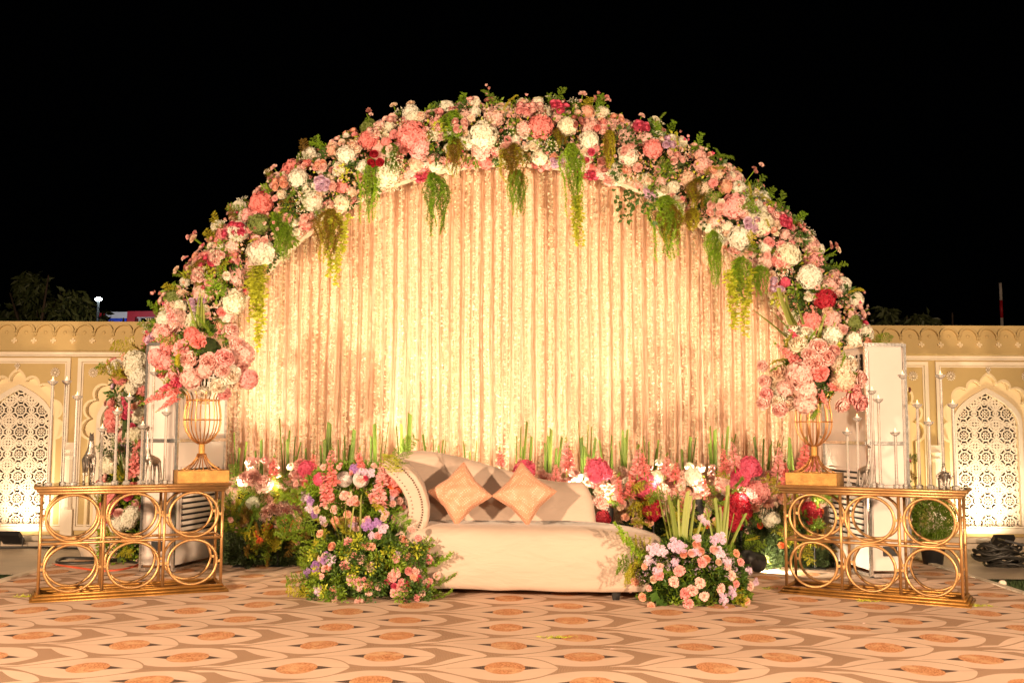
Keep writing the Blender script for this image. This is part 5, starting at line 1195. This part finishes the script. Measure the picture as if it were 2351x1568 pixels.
# upper tier on an urn
u = P(810, 1215, YL + .25); mb = MB(); mb.lathe([(.10, 0), (.09, .03), (.05, .08), (.045, .25), (.09, .40), (.16, .50), (.20, .58), (.205, .60), (.18, .60)], 20); ob('urn', mb, M_terr, fl, True, loc=(u.x - cLf.x, .25, 0))
b = Vector((u.x, YL + .22, .78)); mb = MB()
for i in range(6500):
    d = rvec(); k = R.uniform(.3, 1) ** .5; p = b + Vector((d.x * .43 * k, d.y * .28 * k, d.z * .25 * k)) - Vector(fl.location); mb.mi = R.random() < .45; e = (d + rvec()).normalized()
    if mb.mi: needle(mb, p, e, .05, .004)
    else: leafquad(mb, p, e, rvec(), .045, .012)
mb.mi = 0; tag(ob('greenery', mb, [GC['fern'], GC['gfern']], fl), kind='stuff')
YU = YL + .2
for c, px, py, s in [('blush', 855, 1063 + 140, .036)]: pass
LCa = [('pink', 793, 1298, .05), ('peach', 853, 1225 + 30, .04), ('blush', 830, 1285, .045), ('blush', 808, 1330, .05), ('blush', 850, 1300, .045), ('peach', 845, 1342, .045), ('blush', 825, 1345, .046), ('pink', 800, 1245, .045), ('blush', 767, 1372, .046), ('blush', 825, 1382, .045), ('pink', 900, 1325, .044), ('blush', 908, 1315, .05), ('blush', 925, 1362, .045), ('peach', 935, 1278, .036), ('blush', 945, 1185 + 30, .04),
       ('pink', 960, 1235, .036), ('peach', 930, 1245, .036), ('pink', 985, 1285, .04), ('blush', 1003, 1322, .04), ('pink', 985, 1335, .036), ('peach', 950, 1325, .036), ('blush', 870, 1345, .04), ('blush', 745, 1305, .036), ('peach', 735, 1185 + 40, .036), ('pink', 700, 1330, .03)]
for c, px, py, s in LCa: ap(fl, 'carnation', c, px, py, s, 855, 1330, 170, YL)
for c, px, py, s in [('pink', 938, 1310, .036), ('hot', 960, 1328, .036), ('hot', 935, 1342, .036), ('hot', 905, 1345, .03), ('pink', 925, 1385, .038), ('hot', 888, 1335, .03), ('pink', 980, 1345, .034), ('peach', 965, 1260, .034)]: ap(fl, 'rose', c, px, py, s, 855, 1330, 170, YL)
for c, px, py, s in [('purple', 745, 1280, .055), ('lilac', 760, 1285, .05), ('purple', 725, 1300, .05), ('purple', 705, 1315, .045), ('lilac', 730, 1355, .045), ('purple', 845, 1205, .055), ('lilac', 878, 1212, .05), ('purple', 865, 1200, .045), ('lilac', 855, 1230, .04)]: ap(fl, 'mum', c, px, py, s, 855, 1330, 175, YL)
for k, c, px, py, s in [('mum', 'lilac', 700, 1140, .05), ('mum', 'purple', 712, 1150, .045), ('mum', 'lilac', 710, 1165, .045), ('mum', 'purple', 722, 1180, .04), ('mum', 'lilac', 830, 1080, .055), ('mum', 'purple', 815, 1075, .045), ('mum', 'lilac', 850, 1085, .045), ('carnation', 'blush', 790, 1138, .042), ('carnation', 'peach', 770, 1195, .04), ('carnation', 'pink', 856, 1140, .042), ('carnation', 'pink', 870, 1155, .036), ('carnation', 'cream', 728, 1170, .04),
                        ('carnation', 'peach', 798, 1180, .036), ('carnation', 'pink', 905, 1130, .045), ('peony', 'orange', 915, 1120, .055), ('hydrangea', 'coral', 905, 1095, .08), ('peony', 'orange', 900, 1110, .05), ('carnation', 'pink', 930, 1120, .034), ('carnation', 'pink', 925, 1165, .034), ('carnation', 'blush', 918, 1150, .04), ('rose', 'pink', 855, 1145, .03), ('rose', 'coral', 700, 1110, .04), ('hydrangea', 'hot', 735, 1100, .06),
                        ('carnation', 'blush', 680, 1110, .036), ('carnation', 'cream', 750, 1160, .036), ('carnation', 'peach', 940, 1180, .034), ('carnation', 'blush', 885, 1180, .034), ('rose', 'hot', 838, 1098, .03)]:
    ap(fl, k, c, px, py, s, 810, 1140, 130, YU, .24)
for x0, y0, x1, y1, c in [(755, 1165, 738, 1080, 'pink'), (765, 1120, 756, 1045, 'coral'), (870, 1170, 872, 1080, 'pink'), (878, 1120, 875, 1060, 'pink'), (830, 1080, 822, 1032, 'coral'), (748, 1155, 760, 1090, 'coral')]:
    a, b2 = P(x0, y0, YU - .42), P(x1, y1, YU - .40); put(fl, 'glad', c, a, b2 - a, (b2 - a).length * 1.15, None, 1.4)
for px, py, s in [(829, 1100, .062), (790, 1100, .06)]:
    p = P(px, py, YU - .28) - Vector(fl.location); mb = MB(); mb.ball(tuple(p), s * .93, 20, 12)
    for i in range(330):
        z = 1 - 2 * (i + .5) / 330; ph = i * 2.39996; r_ = math.sqrt(1 - z * z); mb.ball((p.x + s * r_ * math.cos(ph), p.y + s * r_ * math.sin(ph), p.z + s * z), .0055, 5, 3)
    ob('pearl_ball', mb, M_pearl, fl, True)
for x0, y0, x1, y1 in [(792, 1250, 768, 1160), (796, 1250, 790, 1140), (800, 1250, 812, 1150), (828, 1230, 826, 1130), (785, 1260, 757, 1150)]:
    a, b2 = P(x0, y0, YL - .28), P(x1, y1, YL - .26); put(fl, 'cutblade', 'cut', a, b2 - a, (b2 - a).length, 0)
for (px, py, dx, dz, c, s) in [(735, 1200, -1, -.55, 'fern', .42), (730, 1190, -1, -.25, 'fern', .4), (750, 1215, -.8, -.7, 'fern', .4), (895, 1235, .5, -.8, 'gfern', .4), (915, 1240, .7, -.9, 'gfern', .42), (880, 1230, .2, -1, 'gfern', .38), (935, 1250, 1, -.5, 'fern', .36), (860, 1230, -.2, -.8, 'fern', .36), (900, 1090, .1, .9, 'lime', .3), (905, 1080, .3, 1, 'fern', .28), (740, 1330, -1, .2, 'fern', .34), (730, 1360, -1, -.15, 'yfern', .3),
                               (760, 1320, -.6, .5, 'yfern', .32), (960, 1340, 1, -.2, 'fern', .32), (760, 1380, -.9, -.2, 'lime', .25), (970, 1370, 1, -.25, 'fern', .26), (880, 1300, .3, .3, 'lime', .25), (945, 1300, .8, -.1, 'gfern', .35)]:
    put(fl, 'fern', c, P(px, py, YL - .26), (dx, -.3, dz), s)
for i in range(80):
    px, py = R.uniform(715, 985), R.uniform(1240, 1380); ap(fl, 'sprig', pick([('leaf', 5), ('fern', 3), ('lime', 1)]), px, py, .075, 855, 1340, 175, YL)
for i in range(60):
    k = pick([(('carnation', 'blush'), 5), (('carnation', 'pink'), 3), (('mum', 'lilac'), 2), (('rose', 'peach'), 2), (('carnation', 'cream'), 2), (('bud', 'pink'), 2)])
    if i % 2: ap(fl, k[0], k[1], R.uniform(710, 990), R.uniform(1225, 1375), R.uniform(.028, .038), 855, 1330, 175, YL)
    else: ap(fl, k[0], k[1], R.uniform(705, 920), R.uniform(1065, 1215), R.uniform(.028, .038), 810, 1140, 130, YU, .24)
for (px, py, dx, dz, c, s) in [(770, 1140, -.6, .4, 'gfern', .3), (850, 1150, .4, .2, 'yfern', .3), (720, 1130, -.8, .3, 'fern', .3), (890, 1170, .6, -.4, 'gfern', .32), (800, 1180, -.1, -.6, 'yfern', .3), (700, 1150, -1, -.2, 'gfern', .3)]: put(fl, 'fern', c, P(px, py, YU - .28), (dx, -.5, dz), s)
# loose sprigs spilling onto the carpet round both
for i in range(26):
    a = R.uniform(0, 6.28); c, rr = ((cLf, .52) if i % 2 else (cR, .4)); q = Vector((c.x + rr * math.cos(a), c.y - .3 * abs(math.sin(a)) - .04, .03)); put(fl if i % 2 else fr, 'sprig', 'fern', q, (math.cos(a), -abs(math.sin(a)), .25), .07)

# ---------------------------------------------------------------- loose things
def cable(name, label, pts, r, mat, cat='cable'):
    out = []
    for i in range(len(pts) - 1):
        p0, p1, p2, p3 = [Vector(pts[max(0, min(len(pts) - 1, k))]) for k in (i - 1, i, i + 1, i + 2)]
        for s in range(8):
            t = s / 8; out.append(.5 * ((2 * p1) + (p2 - p0) * t + (2 * p0 - 5 * p1 + 4 * p2 - p3) * t * t + (3 * p1 - p0 - 3 * p2 + p3) * t ** 3))
    out.append(Vector(pts[-1])); mb = MB(); mb.tube(out, r, 8); tag(ob(name, mb, mat, smooth=True), label, cat)
def F(px, py, z): q = FL(px, py); return (q.x, q.y, z)
cable('cable', 'thick black cable looped from the left cooler tower across the carpet', [F(372, 1290, .14), F(330, 1290, .08), F(270, 1293, .035), F(180, 1300, .03), F(132, 1298, .03), F(150, 1288, .03), F(250, 1291, .03), F(320, 1300, .03)], .016, M_cable)
cable('cable', 'thinner red cable lying beside the black one under the left console', [F(345, 1292, .05), F(300, 1308, .022), F(240, 1315, .02), F(180, 1308, .02), F(120, 1300, .02)], .010, M_rcable)
cable('cable', 'black cable along the foot of the left wall', [F(-40, 1262, .02), F(60, 1260, .02), F(160, 1262, .02), F(240, 1264, .02)], .012, M_cable)
# heap of black cables at the right
hc = FL(2310, 1302); t = thing('cable_heap', 'heap of coiled black cables on the paving at the far right', 'cable heap', hc)
for k in range(16):
    mb = MB(); cx, cy, z = R.uniform(-.14, .14), R.uniform(-.08, .08), .02 + .012 * k; rr = R.uniform(.10, .20) * (1 - k * .02)
    mb.tube([(cx + rr * 1.3 * math.cos(2 * PI * i / 24), cy + rr * math.sin(2 * PI * i / 24), z + .02 * math.sin(3 * 2 * PI * i / 24 + k)) for i in range(24)], .012, 6, closed=True); ob('coil', mb, M_cable, t, True)
mb = MB(); mb.box((0, 0, 0), (.2, .14, .02), Matrix.Translation((.06, 0, .24)) @ Matrix.Rotation(.25, 4, 'Y')); tag(ob('adapter_box', mb, M_black, loc=hc), 'flat black adapter box on top of the cable heap', 'adapter box')
# cream cloth draped over a prop behind the left console, small wooden prop
q = FL(290, 1292)
rows = []
for j in range(9):
    t_ = j / 8; rows.append([(q.x - .55 + .62 * (i / 10) + .30 * t_ * (1 - i / 10) * 0 + .28 * (1 - t_) * (i / 10 - .2), q.y + .25 + .05 * math.sin(i * 1.4 + t_ * 2), .02 + (.75 * (i / 10) ** .8 + .12) * (1 - t_)) for i in range(11)])
mb = MB(); mb.grid(rows); o = tag(ob('draped_cloth', mb, M_skirt, smooth=True), 'cream cloth slanting down behind the left console', 'cloth')
sd = o.modifiers.new('solid', 'SOLIDIFY'); sd.thickness = .012
# shrub behind the right console
q = FL(2132, 1275); t = thing('potted_shrub', 'dense green feathery shrub behind the right console', 'shrub', (q.x, 9.9, 0))
x_ = XW(2132, 9.9); t.location.x = x_; mb = MB()
for i in range(5200):
    d = rvec(); k = R.uniform(.2, 1) ** .4; p = Vector((d.x * .22 * k, d.y * .2 * k, .44 + d.z * .25 * k)); needle(mb, p, (d + rvec() * .8).normalized(), .05, .004)
tag(ob('foliage', mb, GC['fern'], t), kind='stuff'); mb = MB(); mb.lathe([(.09, 0), (.12, .2), (.125, .22)], 14); ob('pot', mb, M_black, t, True)
# fallen sprigs on the carpet
for px, py, lb in ((2880, 2215, 0), (3250, 2262, 1), (3680, 2280, 2), (100, 2245, 3), (430, 2205, 4), (2090, 2400, 5)):
    q = FL(px / 1.6333, py / 1.6333); mb = MB()
    for i in range(50): needle(mb, Vector((R.gauss(0, .05), R.gauss(0, .02), .018)), Vector((R.uniform(-1, 1), R.uniform(-1, 1), R.uniform(0, .5))).normalized(), .03, .003)
    nm = ['beside the left foot of the right console', 'in front of the right console', 'at the right foot of the right console', 'left of the left console', 'under the left console', 'in front of the sofa'][lb]
    tag(ob('fallen_sprig', mb, GC['lime'], loc=q), 'small scrap of green fern on the carpet ' + nm, 'fern scrap')
for k, (px, py) in enumerate(((640, 1405), (1105, 1432), (1752, 1412), (1980, 1440), (330, 1462), (1400, 1500))):
    mb = MB(); leafquad(mb, Vector((0, 0, .024)), Vector((1, .2, .15)).normalized(), Vector((0, 0, 1)), .03, .012)
    tag(ob('fallen_petal', mb, PC['blush'], loc=FL(px, py)), 'tiny pale petal on the carpet ' + ['left of the tall arrangement', 'in front of the left end of the sofa', 'right of the low arrangement', 'in front of the right console', 'in front of the left console', 'near the front edge in the middle'][k], 'petal')
q = FL(3760 / 1.6333, 2195 / 1.6333); mb = MB(); mb.ball((0, 0, .02), .035, 7, 5, (1, .8, .8)); tag(ob('stone', mb, M_trim, loc=q), 'small pale stone on the dark grass at the right', 'stone')
q = FL(2910 / 1.6333, 2105 / 1.6333); mb = MB()
for i in range(60): leafquad(mb, Vector((R.gauss(0, .06), R.gauss(0, .03), R.uniform(.02, .08))), rvec(), rvec(), .04, .02)
tag(ob('leaf_scrap', mb, GC['leaf'], loc=q), 'blue-green tuft of leaves on the carpet beside the par can', 'leaf tuft')

# ---------------------------------------------------------------- night background beyond the wall
def tree(label, px, Y, h, w_, n, droop=.4):
    x = XW(px, Y); t = thing('tree', label, 'tree', (x, Y, 0), 0, 'dark trees beyond the wall')
    mb = MB(); mb.tube([(0, 0, 0), (.05, 0, h * .4), (-.05, 0, h * .75)], [.12, .09, .04], 8)
    for k in range(7):
        a = R.uniform(0, 6.28); mb.tube([(0, 0, h * R.uniform(.35, .6)), (w_ * .35 * math.cos(a), w_ * .3 * math.sin(a), h * R.uniform(.7, .95))], [.04, .012], 5)
    ob('trunk', mb, M_bark, t, True); mb = MB()
    cl_ = [(R.uniform(-.75, .75) * w_, R.uniform(-.4, .4) * w_, h * R.uniform(.55, .93), w_ * R.uniform(.2, .36)) for _ in range(13)]
    for i in range(n):
        c = cl_[i % 13]; d = rvec(); p = Vector((c[0], c[1], c[2])) + d * c[3] * R.uniform(.4, 1.05); leafquad(mb, p, (Vector((0, 0, -1)) * droop * 2 + rvec()).normalized(), rvec(), .16, .03)
    ob('crown', mb, M_tree, t)
tree('dark leafy tree rising highest beyond the wall at the far left', 70, 15.5, 3.85, 1.1, 5200); tree('dark drooping tree beyond the left wall left of the street lamp', 160, 16, 3.7, .9, 4200); tree('low dark tree beyond the wall just right of the street lamp', 250, 16.5, 3.3, .5, 2200)
tree('small dark treetop showing just over the right wall nearest the arch', 2070, 15.5, 3.45, .45, 1100); tree('small dark treetop showing over the right wall further from the arch', 2190, 15.5, 3.35, .5, 1200); tree('dark tree beyond the wall at the edge of the left view', -60, 16, 3.5, 1.0, 3000)
t = thing('street_lamp', 'distant street lamp with a bright white head above the left wall', 'street lamp', (XW(214, 14.2), 14.2, 0)); zt = ZW(687, 14.2, 214)
mb = MB(); mb.tube([(0, 0, 0), (0, 0, zt + .02)], .02, 8); ob('pole', mb, M_black, t, True); mb = MB(); mb.ball((.0, 0, zt), .05, 10, 6, (1, .6, .6)); ob('lamp_head', mb, M_street, t)
lamp('street_lamp_light', 'POINT', (XW(214, 14.2), 14.0, zt - .15), None, 1.5, (.8, .92, 1), .05)
t = thing('canopy', 'distant red white and blue striped canopy above the left wall', 'canopy', (XW(285, 29), 29, 0)); z0 = ZW(745, 29, 285); zz = ZW(716, 29, 285)
for a, b2, z1, z2, m in ((-.95, -.62, .5, .85, M_red), (-.62, .02, .45, .95, M_white), (-.55, .0, .0, .44, M_blue), (.02, .25, .0, 1.0, M_red), (.25, 1.1, .55, 1.02, M_red), (1.1, 2.4, .6, 1.08, M_white)):
    mb = MB(); mb.box(((a + b2) / 2, 0, z0 + (zz - z0) * (z1 + z2) / 2), (b2 - a, .3, (zz - z0) * (z2 - z1))); ob('panel', mb, m, t)
mb = MB()
for x in (-.9, .3, 1.2, 2.3): mb.tube([(x, .1, 0), (x, .1, zz)], .04, 6)
mb.tube([(.3, -.1, z0 + .2), (2.3, -.1, z0 + .3)], .03, 5); mb.tube([(.9, -.1, z0), (1.1, -.1, z0 + .22), (1.3, -.1, z0)], .02, 5); ob('frame', mb, M_white, t)
lamp('canopy_light', 'POINT', (XW(262, 27), 26.5, zz - .6), None, 130, (.75, .85, 1), .2)
t = thing('marker_pole', 'slim white pole with a red band above the right wall', 'pole', (XW(2310, 15), 15, 0)); zt = ZW(650, 15, 2310); zr = ZW(690, 15, 2310); zq = ZW(730, 15, 2310)
mb = MB(); mb.tube([(0, 0, 0), (0, 0, zq)], .022, 10); mb.tube([(0, 0, zr), (0, 0, zt)], .022, 10); ob('shaft', mb, M_white, t, True); mb = MB(); mb.tube([(0, 0, zq), (0, 0, zr)], .023, 10); ob('red_band', mb, M_red, t, True)
